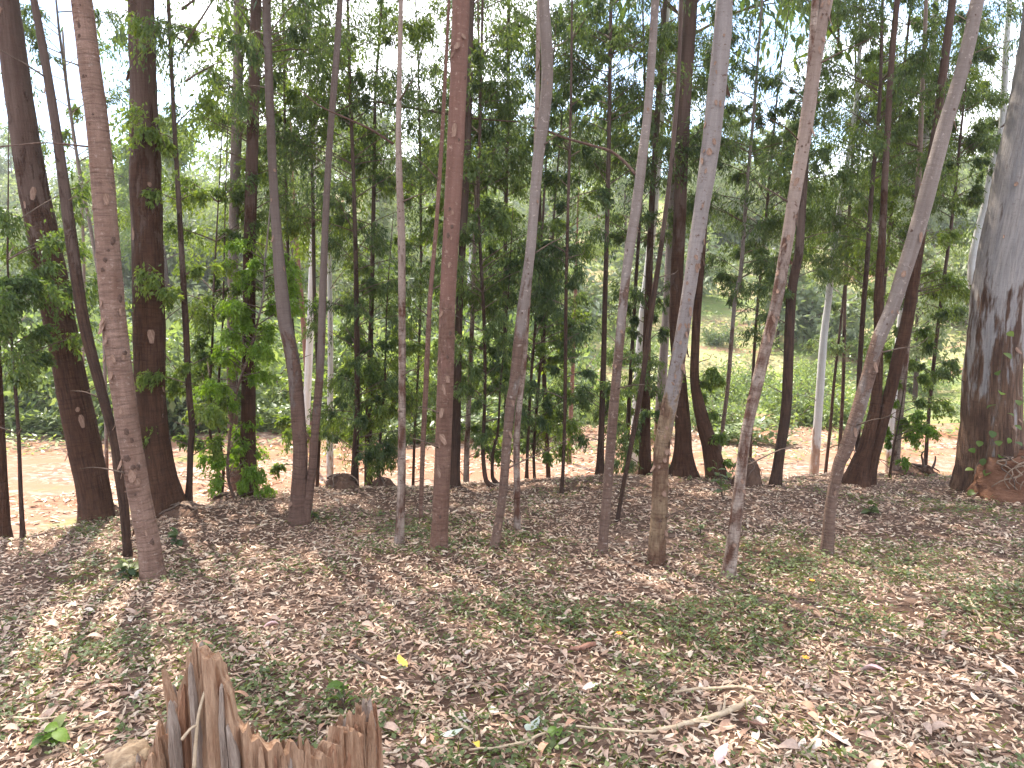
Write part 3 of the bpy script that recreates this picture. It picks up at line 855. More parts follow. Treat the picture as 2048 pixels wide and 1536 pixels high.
TB('white gum trunk seen behind the lilac-grey trunk, tall and slim', 'white',
   [(1268, 950, 22), (1275, 800, 19), (1284, 650, 16), (1300, 500, 15), (1312, 380, 14), (1325, 200, 13), (1334, 0, 13)], D=11.5, fol=[(0, 300, .9, 30, 'euc')])
TB('pale trunk right behind the lilac-grey trunk with brown foot', 'lilac',
   [(1316, 955, 24), (1322, 800, 20), (1328, 700, 17), (1334, 600, 16), (1342, 420, 14), (1350, 250, 13)], D=10.8)
TB('dark gum trunk with a wide flared foot right of the lilac-grey trunk', 'brown',
   [(1366, 956, 42), (1366, 900, 33), (1366, 850, 30), (1358, 740, 26), (1351, 640, 25), (1360, 417, 26), (1368, 208, 27), (1382, 0, 26)], D=9.1, flare=1.0, fol=[(0, 420, .8, 30, 'euc')])
TB('dark gum trunk leaning left against the flared trunk, climber leaves on it', 'brown',
   [(1432, 948, 38), (1420, 890, 32), (1408, 850, 28), (1390, 767, 20), (1391, 680, 17), (1396, 600, 16), (1412, 400, 14), (1440, 150, 12), (1455, 0, 12)], D=8.95, fol=[(740, 930, .25, 16, 'mid')])
TB('thin grey-brown stem leaning right beside the rounded stump', 'grey',
   [(1434, 938, 10), (1446, 850, 8), (1456, 767, 8), (1470, 600, 8), (1482, 540, 8), (1494, 375, 7), (1508, 220, 6), (1520, 60, 5)], D=9.2, H=8, crown=False, cat='sapling', fol=[(280, 620, .62, 50, 'euc'), (90, 300, .5, 16, 'euc')])
TB('dark slim gum trunk behind the forked speckled trunk', 'dark',
   [(1549, 992, 22), (1560, 900, 20), (1573, 808, 20), (1582, 600, 18), (1598, 500, 17), (1606, 375, 16), (1618, 200, 15), (1632, 0, 14)], D=8.2, fol=[(540, 740, .4, 14, 'euc'), (200, 500, .6, 24, 'euc')])
TB('white-barked slim gum trunk standing in the clearing with a brown foot', 'white',
   [(1627, 955, 18), (1638, 808, 16), (1647, 683, 15), (1657, 600, 13), (1663, 540, 12), (1679, 417, 10), (1700, 292, 9), (1716, 167, 8), (1722, 0, 7)], D=10.5, fol=[(330, 560, .7, 28, 'mid'), (20, 250, .8, 30, 'euc')])
TB('thin brown sapling just right of the white slim trunk', 'twigless' if False else 'dark',
   [(1651, 945, 7), (1661, 850, 6), (1668, 767, 6), (1680, 660, 5), (1690, 560, 4)], D=11.0, H=5.5, crown=False, cat='sapling', fol=[(520, 800, .45, 14, 'thicket')])
TB('red-footed gum trunk with a burnt hollow at its base, right half leaning right', 'brown',
   [(1712, 988, 44), (1718, 940, 36), (1735, 880, 26), (1752, 800, 20), (1757, 680, 18), (1757, 600, 18), (1764, 480, 15), (1770, 350, 12)], D=8.3,
   stems=[[(1730, 985, 28), (1745, 920, 22), (1762, 860, 22), (1794, 725, 24), (1815, 640, 24), (1830, 540, 22), (1848, 420, 19), (1873, 250, 16), (1905, 0, 14)]], flare=0.6)
TB('thin dark stem rising straight left of the far-leaning grey trunk', 'dark',
   [(1712, 985, 10), (1716, 850, 10), (1719, 740, 10), (1728, 600, 9), (1733, 540, 9), (1744, 375, 8), (1759, 208, 7), (1765, 0, 6)], D=8.8, H=9, crown=False, cat='sapling', fol=[(300, 600, .5, 22, 'euc'), (0, 330, .8, 50, 'euc')])
TB('pale leaf-wrapped trunk right of the red-footed trunk', 'mottled',
   [(1787, 958, 17), (1797, 850, 15), (1808, 740, 14), (1818, 640, 13), (1830, 500, 12)], D=9.0, H=7.5, fol=[(660, 940, .4, 28, 'mid'), (180, 600, .8, 40, 'euc')], crown=False)
TB('white trunk showing behind the bend of the far-leaning grey trunk', 'white',
   [(1778, 950, 17), (1790, 780, 16), (1803, 640, 16), (1822, 500, 15), (1845, 330, 13), (1860, 180, 11), (1872, 0, 10)], D=11.0, fol=[(60, 330, .9, 40, 'euc')])
TB('huge gum trunk at the right edge with grey and brown streaks and a dark foot', 'giant',
   [(1977, 1012, 118), (1979, 930, 108), (1981, 850, 104), (1985, 740, 98), (1996, 600, 95), (2012, 500, 95), (2030, 417, 96), (2046, 330, 95), (2062, 250, 92), (2085, 100, 88), (2100, 0, 86)], D=8.0, flakes=30, rough=0.04, H=19, flare=0.25, sides=48)
TB('kinked white trunk peeping out left of the huge trunk', 'white',
   [(1975, 900, 20), (1962, 700, 17), (1948, 590, 17), (1944, 540, 17), (1953, 480, 17), (1968, 420, 14), (1985, 330, 12), (2004, 250, 12), (2012, 100, 11)], D=10.5, fol=[(60, 420, .8, 34, 'euc')], crown=False, H=9)
TB('brown trunk cut by the left edge of the picture', 'brown',
   [(8, 1058, 24), (0, 900, 22), (-6, 767, 20), (-14, 600, 19), (-30, 300, 17), (-45, 0, 15)], D=6.2)
TB('thin crooked sapling with broad dark leaves at the left edge', 'dark',
   [(45, 1062, 9), (41, 975, 8), (38, 890, 7), (34, 820, 7), (28, 740, 6), (20, 640, 5), (15, 520, 4)], D=6.05, H=3.6, crown=False, cat='sapling', fol=[(450, 770, .62, 54, 'mid')])
TB('very thin pale stem with yellow-green feathery leaves in front of the close pair', 'grey',
   [(470, 1000, 6), (455, 940, 6), (470, 800, 5), (500, 700, 5), (525, 600, 4), (530, 520, 4)], D=7.6, H=3.6, crown=False, cat='sapling', fol=[(500, 760, .40, 52, 'bright'), (740, 1000, .32, 34, 'bright')])
TB('many-stemmed crooked shrub of thin stems left of the close pair', 'dark',
   [(440, 992, 9), (436, 940, 7), (422, 880, 6), (418, 800, 5), (424, 700, 5), (428, 560, 4)], D=8.0, H=4.6, crown=False, cat='shrub',
   stems=[[(443, 990, 8), (447, 930, 6), (440, 880, 5), (437, 780, 5), (446, 640, 4)]], fol=[(560, 940, .5, 34, 'mid'), (380, 600, .45, 20, 'bright')])
TB('slim dark stem just right of the bowed stem of the twin trunk', 'dark',
   [(590, 985, 8), (590, 850, 7), (588, 700, 7), (578, 560, 6), (573, 400, 6), (570, 250, 5), (568, 60, 5)], D=9.2, H=8, crown=False, cat='sapling', fol=[(60, 520, .8, 60, 'mid'), (820, 950, .4, 10, 'mid')])
TB('slim dark stem just left of the slimmer stem of the twin trunk', 'dark',
   [(634, 985, 8), (638, 850, 8), (634, 700, 8), (629, 600, 8), (626, 420, 7), (622, 250, 6), (618, 60, 5)], D=9.4, H=8.5, crown=False, cat='sapling', fol=[(0, 480, .85, 66, 'euc')])
TB('small leafy sapling beside the small mound right of the dark stems', 'dark',
   [(760, 975, 10), (757, 930, 7), (762, 860, 5), (770, 760, 4)], D=8.9, H=3.4, crown=False, cat='sapling', fol=[(640, 930, .4, 24, 'mid')])
TB('slim leafy sapling between the mottled trunk and the red-brown trunk', 'dark',
   [(826, 975, 6), (830, 850, 5), (838, 700, 5), (842, 500, 5), (840, 300, 5)], D=9.6, H=7, crown=False, cat='sapling', fol=[(380, 900, .5, 40, 'mid'), (30, 400, .7, 24, 'euc')])
TB('dark sapling with hanging foliage above the S-curved sapling', 'dark',
   [(1010, 975, 9), (1012, 800, 8), (1010, 600, 8), (1012, 400, 8), (1016, 200, 7), (1018, 0, 6)], D=9.7, H=8.5, crown=False, cat='sapling', fol=[(0, 420, 1.0, 66, 'euc'), (420, 800, .55, 30, 'mid')])
TB('tall dark stem right beside the top of the curving grey trunk', 'dark',
   [(1098, 975, 9), (1090, 800, 9), (1084, 600, 9), (1078, 400, 9), (1081, 200, 8), (1086, 0, 8)], D=10.0, H=9, crown=False, cat='sapling', fol=[(30, 330, 1.0, 60, 'euc'), (560, 900, .5, 34, 'euc')])
TB('leafy dark sapling between the brown leaning trunk and the leafy dark trunk', 'dark',
   [(1252, 965, 9), (1256, 850, 9), (1264, 700, 8), (1272, 560, 7), (1282, 400, 6), (1290, 180, 5)], D=9.8, H=7.5, crown=False, cat='sapling', fol=[(700, 960, .42, 34, 'euc'), (90, 500, .8, 50, 'euc')])
TB('thin sapling with drooping dark foliage left of the forked trunk', 'dark',
   [(1500, 940, 7), (1504, 800, 7), (1512, 650, 6), (1528, 480, 6), (1544, 300, 5)], D=10.2, H=6.5, crown=False, cat='sapling', fol=[(260, 600, .75, 56, 'euc')])
TB('thin sapling with dark foliage in the upper gap right of the forked trunk', 'dark',
   [(1676, 940, 7), (1686, 780, 7), (1690, 600, 6), (1700, 400, 6), (1712, 200, 5)], D=11.5, H=8, crown=False, cat='sapling', fol=[(60, 480, .85, 60, 'euc')])
TB('leafy sapling right of the straight thin dark stem, hung with mixed green leaves', 'dark',
   [(1742, 950, 7), (1752, 800, 7), (1766, 600, 7), (1790, 350, 6), (1810, 120, 6)], D=10.6, H=8.5, crown=False, cat='sapling', fol=[(0, 600, .9, 86, 'euc')])
TB('sapling with a dark flat mass of leaves left of the huge trunk', 'dark',
   [(1850, 945, 8), (1860, 800, 7), (1880, 620, 7), (1905, 430, 6), (1920, 280, 5)], D=9.8, H=6.3, crown=False, cat='sapling', fol=[(280, 440, .75, 46, 'euc'), (560, 800, .5, 14, 'mid'), (0, 250, .8, 30, 'euc')])
TB('small sapling with feathery light leaves on the litter left of the small twiggy stump', 'dark',
   [(1778, 968, 6), (1782, 930, 5), (1790, 880, 4), (1798, 840, 3)], D=8.7, H=1.3, crown=False, cat='sapling', fol=[(820, 960, .28, 14, 'bright')])
TB('thin sapling left of the thick dark trunk with sparse foliage high up', 'grey',
   [(214, 1000, 7), (212, 850, 7), (205, 620, 7), (180, 450, 7), (165, 380, 7), (140, 220, 6), (118, 60, 5)], D=8.4, H=7, crown=False, cat='sapling', fol=[(20, 330, .7, 22, 'euc')])
TB('slim twin-stemmed sapling among leaves at the top left', 'grey',
   [(160, 940, 6), (165, 760, 6), (168, 560, 6), (160, 360, 5), (135, 180, 5), (125, 60, 4)], D=10.4, H=6.5, crown=False, cat='sapling', fol=[(120, 520, .7, 18, 'mid')])

# ------------------------------------------------------------------ bushes and trees beyond the clearing
def bush_mesh(seed, r, h, n, L, wr, mat):
    rng = np.random.default_rng(seed)
    k = 60
    st = np.stack([rng.normal(0, r * 0.25, k), rng.normal(0, r * 0.25, k), np.abs(rng.normal(0, h * 0.3, k))], 1)
    az = rng.random(k) * 6.283
    d = unit(np.stack([np.cos(az), np.sin(az), 0.15 + 0.9 * rng.random(k)], 1))
    ln = r * (0.6 + 0.6 * rng.random(k)) * np.where(d[:, 2] > 0.4, h / r, 1)
    V, F, limb, tw = bunch(rng, st, d, ln, 6, n // (k * 6), L, wr, droop=0.8, down=0.15, jitter=0.13)
    return mesh_np('foliage', V, F, None, mat), twig_mesh(limb[::2], tw[::4], 0.02, 0.008, M['twig'], 'stems')
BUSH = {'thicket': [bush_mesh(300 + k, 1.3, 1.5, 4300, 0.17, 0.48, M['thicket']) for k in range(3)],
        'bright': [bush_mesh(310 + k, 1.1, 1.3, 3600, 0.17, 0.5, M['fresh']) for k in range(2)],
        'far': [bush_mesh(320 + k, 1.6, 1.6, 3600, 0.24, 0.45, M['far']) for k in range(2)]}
def bush(kind, x, y, s, label, group):
    rng = RNG
    fm, tm = rng.choice(BUSH[kind])
    root = thing('bush', label, 'bush', (x, y, float(ground(x, y)) - 0.05), group)
    root.rotation_euler = (0, 0, rng.random() * 6.28)
    root.scale = (s, s, s * (0.8 + 0.4 * rng.random()))
    link('foliage', fm, root, kind='stuff')
    link('stems', tm, root, kind='stuff')

def far_tree_meshes(seed, H, r, n, L, mat):
    rng = np.random.default_rng(seed)
    k = 34
    z = H * (0.30 + 0.68 * rng.random(k))
    st = np.stack([np.zeros(k), np.zeros(k), z], 1)
    az = rng.random(k) * 6.283
    d = unit(np.stack([np.cos(az), np.sin(az), 0.1 + 0.5 * rng.random(k)], 1))
    prof = np.sin(np.clip((z / H - 0.18) / 0.84, 0, 1) * 3.14159) ** 0.6
    ln = r * prof * (0.55 + 0.6 * rng.random(k))
    V, F, limb, tw = bunch(rng, st, d, ln, 9, n // (k * 9), L, 0.40, droop=0.6, down=0.4, jitter=0.14)
    path = np.stack([0.12 * np.sin(np.linspace(0, 4, 14) + seed), 0.1 * np.cos(np.linspace(0, 3, 14)), np.linspace(-0.3, H * 0.96, 14)], 1)
    V2, Q, T, A = trunk_mesh(path, np.linspace(0.13, 0.02, 14) * H / 8, 10, seed)
    return mesh_np('crown', V, F, None, mat), (V2, Q, T, A), twig_mesh(limb, tw[::6], 0.035, 0.012, M['twig'])
FAR = []
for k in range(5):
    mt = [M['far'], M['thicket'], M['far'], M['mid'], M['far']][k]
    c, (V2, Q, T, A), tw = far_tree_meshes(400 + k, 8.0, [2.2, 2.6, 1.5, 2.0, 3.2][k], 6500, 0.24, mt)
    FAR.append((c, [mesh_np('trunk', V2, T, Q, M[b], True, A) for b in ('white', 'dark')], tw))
def far_tree(x, y, s, k, b, label, group):
    root = thing('hillside_tree', label, 'tree', (x, y, float(ground(x, y)) - 0.1), group)
    root.rotation_euler = (0, 0, RNG.random() * 6.28)
    root.scale = (s, s, s)
    c, tr, tw = FAR[k]
    link('trunk', tr[b], root)
    link('crown', c, root, kind='stuff')
    link('branches', tw, root, kind='stuff')

MARKS = [(-900, 'left edge'), (150, 'stout leaning brown trunk'), (262, 'pinkish trunk'), (310, 'thick dark trunk'), (480, 'close trunk pair'), (600, 'twin trunk'), (803, 'mottled trunk'),
         (890, 'red-brown trunk'), (1020, 'curving grey trunk'), (1228, 'brown leaning trunk'), (1345, 'lilac-grey trunk'), (1505, 'forked speckled trunk'), (1640, 'white slim trunk'), (1735, 'bent grey trunk'), (1980, 'huge trunk')]
def gap(px):
    for (a, na), (b, nb) in zip(MARKS, MARKS[1:]):
        if px < b:
            return f'between {na} and {nb}'.replace(' trunk and', ' and') if a > -900 else f'left of the {nb}'
    return 'right of the huge trunk'
def scatter_background():
    rng = RNG
    # thicket behind the clearing: dense on the left, open slope on the right
    for k in range(150):
        y = 18.8 + 14 * rng.random() ** 1.3
        a = -0.76 + 1.52 * rng.random()
        x = a * y
        px = 1024 + FPX * a
        keep = 1.0 if px < 760 else 0.7 if px < 1250 else 0.42
        if rng.random() > keep:
            continue
        kind = 'bright' if rng.random() < 0.3 else 'thicket'
        s = (0.7 + 0.7 * rng.random()) * (1.0 if px < 1100 else 0.55)
        col = 'yellow-green' if kind == 'bright' else 'mid-green'
        far_near = 'edging the clearing' if y < 22 else 'beyond the clearing'
        bush(kind, x, y, s, f'{col} bush {far_near}, {gap(px)}', 'bushes beyond the dirt clearing')
    for k in range(130):
        y = 32 + 46 * rng.random()
        a = -0.76 + 1.52 * rng.random()
        px = 1024 + FPX * a
        keep = 0.95 if px < 900 else 0.8
        if rng.random() > keep:
            continue
        bush('far', a * y, y, 0.9 + 1.1 * rng.random(), f'dull green bush {"low" if y < 52 else "high"} on hillside, {gap(px)}', 'dull bushes on the far hillside')
    for k in range(70):
        y = 22 + 60 * rng.random() ** 0.8
        a = -0.76 + 1.52 * rng.random()
        px = 1024 + FPX * a
        if y < 32 and px > 1300 and rng.random() < 0.75:
            continue
        if px > 1450 and rng.random() < 0.35:
            continue
        kk = rng.randrange(5)
        b = rng.random() < 0.6
        hue = ['dull green', 'mid-green broad', 'dull green slim', 'dark green', 'dull green spreading'][kk]
        far_tree(a * y, y, (0.65 + 0.5 * rng.random()) * (0.8 if y < 30 else 1.0), kk, int(b), f'{hue} {"dark" if b else "white"}-trunked hillside tree {gap(px)}', 'trees on the far hillside')
scatter_background()

# ------------------------------------------------------------------ litter, herbs, grass
def litter_leaves(rng, X, Y, Lmin, Lmax, lift, segs=3):
    """curled dry leaves lying on the ground, 8 triangles each"""
    n = len(X)
    L = Lmin + (Lmax - Lmin) * rng.random(n) ** 1.4
    Wd = L * (0.16 + 0.17 * rng.random(n))
    az = rng.random(n) * 6.283
    pit = rng.normal(0, 0.16, n)
    roll = rng.normal(0, 0.35, n)
    D = np.stack([np.cos(az) * np.cos(pit), np.sin(az) * np.cos(pit), np.sin(pit)], 1)
    S = np.stack([-np.sin(az) * np.cos(roll), np.cos(az) * np.cos(roll), np.sin(roll)], 1)
    N = np.cross(D, S)
    N *= np.sign(N[:, 2:3] + 1e-9)
    Z = ground(X, Y) + 0.004 + lift * rng.random(n)
    C = np.stack([X, Y, Z], 1)
    curl = rng.normal(0.06, 0.16, n) * L
    cup = rng.normal(0.0, 0.45, n) * Wd * 0.5
    side = rng.normal(0, 0.08, n) * L
    def pt(t, w):
        c = C + D * (t * L)[:, None] + N * (-curl * (2 * t) ** 2 + np.abs(w) * cup)[:, None] + S * (w * Wd * 0.5 + side * (2 * t) ** 2)[:, None]
        return c
    o = np.ones(n)
    V = np.stack([pt(-0.5 * o, 0 * o), pt(-0.18 * o, -o), pt(-0.18 * o, 0 * o), pt(-0.18 * o, o),
                  pt(0.14 * o, -0.9 * o), pt(0.14 * o, 0 * o), pt(0.14 * o, 0.9 * o), pt(0.5 * o, 0 * o)], 1)
    F = np.array([[0, 1, 2], [0, 2, 3], [1, 4, 5], [1, 5, 2], [2, 5, 6], [2, 6, 3], [4, 7, 5], [5, 7, 6]])
    return V.reshape(-1, 3), (np.arange(n)[:, None, None] * 8 + F).reshape(-1, 3)

def herb_mask(X, Y):
    """where low green plants grow: patches, thicker along bands"""
    m = noise(X * 1.1, Y * 1.6, 0, 21) * 0.6 + noise(X * 3.2, Y * 3.6, 0, 22) * 0.45
    band = np.exp(-((Y - 4.1 - 0.12 * X) / 0.45) ** 2) * sstep(-0.6, 0.8, X) * 0.45
    band += np.exp(-((X - 2.5) / 0.9) ** 2 - ((Y - 5.5) / 0.45) ** 2) * 0.5
    band += np.exp(-((X - 3.6) / 0.9) ** 2 - ((Y - 4.8) / 0.5) ** 2) * 0.35
    bare = np.exp(-((Y - 4.75) / 0.22) ** 2) * 0.45 * sstep(2.5, 1.0, X)
    return m + band - 0.13 * sstep(0.3, -0.6, X) + 0.10 * sstep(0, 1.5, X) * sstep(5.5, 4.5, Y) - bare - 0.22 * sstep(5.5, 7.5, Y)

def ground_cover():
    rng = np.random.default_rng(5)
    n = 140000
    Y = 1.5 + 8.6 * rng.random(n) ** 1.15
    X = (rng.random(n) * 2 - 1) * (Y * 0.80 + 1.6)
    ok = Y < brow(X) + 0.9
    X, Y = X[ok], Y[ok]
    hm = herb_mask(X, Y)
    ok = rng.random(len(X)) > 0.12 + 0.38 * sstep(0.0, 0.6, hm)
    X, Y = X[ok], Y[ok]
    bare = 0.7 * noise(X * 0.9 + 4, Y * 2.0, 0, 61) + 0.45 * noise(X * 3.3, Y * 5.0, 0, 62) + 0.55 * np.exp(-((Y - 4.35 - 0.10 * X) / 0.10) ** 2)
    ok = rng.random(len(X)) > 0.62 * sstep(0.15, 0.75, bare)
    X, Y = X[ok], Y[ok]
    V, F = litter_leaves(rng, X, Y, 0.022, 0.074, 0.020)
    link('leaf_litter', mesh_np('leaf_litter', V, F, None, M['litter']), kind='stuff')
    # small twigs and bark shreds among the leaves
    a = Acc()
    for k in range(1100):
        y = 2.2 + 6.6 * rng.random() ** 1.3
        x = (rng.random() * 2 - 1) * (y * 0.78 + 0.5)
        if y > brow(x):
            continue
        th, ln = rng.random() * 6.283, 0.05 + 0.22 * rng.random() ** 2
        d = np.array([math.cos(th), math.sin(th), 0])
        nrm = np.array([-d[1], d[0], 0])
        q = np.array([[x, y, 0], [x, y, 0] + d * ln * .5 + nrm * rng.normal(0, .1 * ln), [x, y, 0] + d * ln])
        q[:, 2] = ground(q[:, 0], q[:, 1]) + 0.012 + 0.02 * rng.random(3)
        V, Q, T = tube(spline(q, 5), np.linspace(0.003, 0.0012, 5) * (0.6 + rng.random()), 4)
        a.add(V, Q, T)
    link('twig_litter', a.mesh('twig_litter', M['rootwood'], True), kind='stuff')
    # sparser litter out in the clearing
    n = 15000
    X = (rng.random(n) * 2 - 1) * 12
    Y = brow(X) + 1.5 + 9 * rng.random(n)
    ok = noise(X * 0.5, Y * 0.9, 0, 31) > -0.25
    V, F = litter_leaves(rng, X[ok], Y[ok], 0.08, 0.20, 0.03)
    link('clearing_litter', mesh_np('clearing_litter', V, F, None, M['litter']), kind='stuff')
    # herbs: low sprigs of small round leaves
    n = 52000
    Y = 1.5 + 7.6 * rng.random(n) ** 1.2
    X = (rng.random(n) * 2 - 1) * (Y * 0.80 + 1.6)
    ok = (Y < brow(X) + 0.3) & (herb_mask(X, Y) + rng.normal(0, 0.40, n) > 0.44)
    X, Y = X[ok], Y[ok]
    k = 4
    n = len(X)
    az = rng.random((n, k)) * 6.283
    r = 0.018 * rng.random((n, k)) + 0.006
    P = np.stack([X[:, None] + np.cos(az) * r, Y[:, None] + np.sin(az) * r, ground(X, Y)[:, None] + 0.015 + 0.05 * rng.random((n, k))], -1).reshape(-1, 3)
    D = np.stack([np.cos(az), np.sin(az), rng.normal(0.1, 0.35, (n, k))], -1).reshape(-1, 3)
    S = np.stack([-np.sin(az), np.cos(az), rng.normal(0, 0.25, (n, k))], -1).reshape(-1, 3)
    L = 0.013 + 0.020 * rng.random(n * k)
    V, F = leaf_geo(P, D, S, L, L * 0.75, 0.15, 0.15)
    link('ground_herbs', mesh_np('ground_herbs', V, F, None, M['cover']), kind='stuff')
    # grass blades
    n = 62000
    Y = 1.5 + 7.4 * rng.random(n) ** 1.2
    X = (rng.random(n) * 2 - 1) * (Y * 0.80 + 1.6)
    ok = (Y < brow(X) + 0.2) & (herb_mask(X, Y) + rng.normal(0, 0.42, n) > 0.24)
    X, Y = X[ok], Y[ok]
    n = len(X)
    az = rng.random(n) * 6.283
    P = np.stack([X, Y, ground(X, Y)], 1)
    D = np.stack([np.cos(az), np.sin(az), 0.4 + rng.random(n)], 1)
    S = np.stack([-np.sin(az), np.cos(az), np.zeros(n)], 1)
    L = 0.03 + 0.06 * rng.random(n)
    V, F = leaf_geo(P, D, S, L, L * 0.08, 0.1, 0.3)
    link('short_grass', mesh_np('short_grass', V, F, None, M['blade']), kind='stuff')
    n = 16000
    Y = 14.5 + 5.5 * rng.random(n) ** 0.6
    X = (rng.random(n) * 2 - 1) * (Y * 0.85)
    ok = noise(X * 0.7, Y * 0.9, 0, 51) + 0.6 * noise(X * 2.4, Y * 2.6, 0, 52) > 0.22
    X, Y = X[ok], Y[ok]
    n = len(X)
    az = rng.random(n) * 6.283
    P = np.stack([X, Y, ground(X, Y) + 0.20 * rng.random(n)], 1)
    D = np.stack([np.cos(az), np.sin(az), 0.5 + 0.4 * rng.normal(0, 1, n)], 1)
    S = np.stack([-np.sin(az), np.cos(az), rng.normal(0, 0.4, n)], 1)
    L = 0.08 + 0.10 * rng.random(n)
    V, F = leaf_geo(P, D, S, L, L * 0.42, 0.2, 0.2)
    link('clearing_weeds', mesh_np('clearing_weeds', V, F, None, M['thicket']), kind='stuff')
    # undergrowth fringe at the far edge of the clearing and on the slope
    n = 85000
    Y = 17.2 + 30 * rng.random(n) ** 1.8
    X = (rng.random(n) * 2 - 1) * (Y * 0.85)
    ok = noise(X * 0.35, Y * 0.5, 0, 41) + 0.5 * noise(X * 1.2, Y * 1.5, 0, 42) - 0.08 * sstep(2, 6, X) + 0.35 * sstep(-1, -4, X) > 0.05
    X, Y = X[ok], Y[ok]
    n = len(X)
    hgt = 0.25 + 0.35 * (noise(X * 0.6, Y * 0.6, 0, 43) + 1)
    P = np.stack([X, Y, ground(X, Y) + hgt * rng.random(n)], 1)
    az = rng.random(n) * 6.283
    D = np.stack([np.cos(az), np.sin(az), 0.4 * rng.normal(0, 1, n) + 0.3], 1)
    S = np.stack([-np.sin(az), np.cos(az), rng.normal(0, 0.4, n)], 1)
    L = 0.12 + 0.16 * rng.random(n)
    V, F = leaf_geo(P, D, S, L, L * 0.4, 0.2, 0.2)
    link('undergrowth', mesh_np('undergrowth', V, F, None, M['thicket']), kind='stuff')
ground_cover()

# ---- the largest fallen leaves, one by one
DRY = {}
for nm, c1, c2 in (('tan', (0.40, 0.27, 0.20), (0.50, 0.35, 0.27)), ('brown', (0.22, 0.13, 0.09), (0.31, 0.19, 0.135)), ('pale', (0.55, 0.44, 0.35), (0.66, 0.55, 0.46)),
                   ('russet', (0.38, 0.20, 0.125), (0.46, 0.27, 0.18)), ('yellow', (0.62, 0.43, 0.06), (0.70, 0.52, 0.10)), ('pink', (0.62, 0.40, 0.38), (0.70, 0.50, 0.47)), ('silver', (0.40, 0.43, 0.34), (0.52, 0.54, 0.45))):
    DRY[nm] = plain_mat(f'{nm}_dry_leaf', c1, c2, 40, rough=0.7, bump=0.4, dist=0.003)
def dry_leaf_mesh(seed, mat):
    rng = np.random.default_rng(seed)
    n = 7
    t = np.linspace(0, 1, n)
    L = 0.10 + 0.05 * rng.random()
    w = L * (0.13 + 0.07 * rng.random()) * np.sin(np.clip(t * 1.05, 0, 1) * math.pi) ** 0.8
    curl, cup, bend = rng.normal(0.12, 0.18), rng.normal(0.3, 0.5), rng.normal(0, 0.15)
    twist = rng.normal(0, 0.9)
    V = []
    for k in range(n):
        u = t[k] - 0.5
        for s in (-1, 0, 1):
            a = twist * u
            y, z = s * w[k], abs(s) * w[k] * cup
            V.append([u * L, y * math.cos(a) - z * math.sin(a) + bend * L * u * u * 2, y * math.sin(a) + z * math.cos(a) - curl * L * (u * u * 4 - 1) * 0.6 + 0.004])
    V = np.array(V)
    V[:, 2] -= V[:, 2].min()
    Q = []
    for k in range(n - 1):
        for j in range(2):
            a = k * 3 + j
            Q.append([a, a + 3, a + 4, a + 1])
    return mesh_np('fallen_leaf', V, None, np.array(Q), mat, True)
def fallen_leaves():
    rng = np.random.default_rng(77)
    LM = {nm: [dry_leaf_mesh(500 + 31 * k + i, m) for k in range(5)] for i, (nm, m) in enumerate(DRY.items())}
    lab = {'tan': 'tan curled dry leaf', 'brown': 'dark brown dry leaf', 'pale': 'pale bleached dry leaf', 'russet': 'russet dry leaf'}
    def spot(x, y):
        px = 1024 + FPX * x / (y * CP)
        side = 'left of the jagged stump' if px < 290 else 'around and behind the jagged stump' if px < 760 else 'just right of the jagged stump' if px < 1060 else 'about the thick pale stick' if px < 1520 else 'at the lower right corner'
        return ('on the near litter ' if y < 3.0 else 'on the farther litter ') + side
    def put(nm, x, y, s, label, group, z=0.012):
        o = link('fallen_leaf', LM[nm][int(rng.integers(5))], None, (x, y, float(ground(x, y)) + z), label=label, category='leaf')
        if group:
            o['group'] = group
        o.rotation_euler = (rng.normal(0, 0.22), rng.normal(0, 0.22), rng.random() * 6.28)
        o.scale = (s, s, s)
    for k in range(210):
        y = 2.55 + 1.7 * rng.random() ** 1.4
        x = (rng.random() * 2 - 1) * y * 0.74
        nm = ['tan', 'tan', 'pale', 'brown', 'russet', 'tan', 'pale'][int(rng.integers(7))]
        put(nm, x, y, 0.5 + 0.4 * rng.random(), f'{lab[nm]} {spot(x, y)}', 'fallen leaves in the foreground')
    for px, py, nm, s, label in ((803, 1330, 'yellow', 0.9, 'yellow fallen leaf right of the jagged stump'), (1065, 1462, 'silver', 1.2, 'large silvery green fallen leaf low in the middle'),
                                 (905, 1480, 'silver', 0.8, 'small upright silvery leaf left of the large silvery leaf'), (1745, 1352, 'pink', 0.9, 'pink dry leaf on the grass at the right'),
                                 (1440, 1520, 'pink', 0.9, 'pink dry leaf at the bottom edge, right of centre'), (1680, 1490, 'pale', 1.5, 'very large pale fallen leaf at the lower right'),
                                 (545, 1260, 'pink', 0.8, 'small pinkish leaf beyond the peak of the jagged stump'), (955, 1500, 'yellow', 0.6, 'little yellow leaf near the bottom centre')):
        g = on_ground(px, py)
        put(nm, g[0], g[1], s, label, None, 0.02)
fallen_leaves()

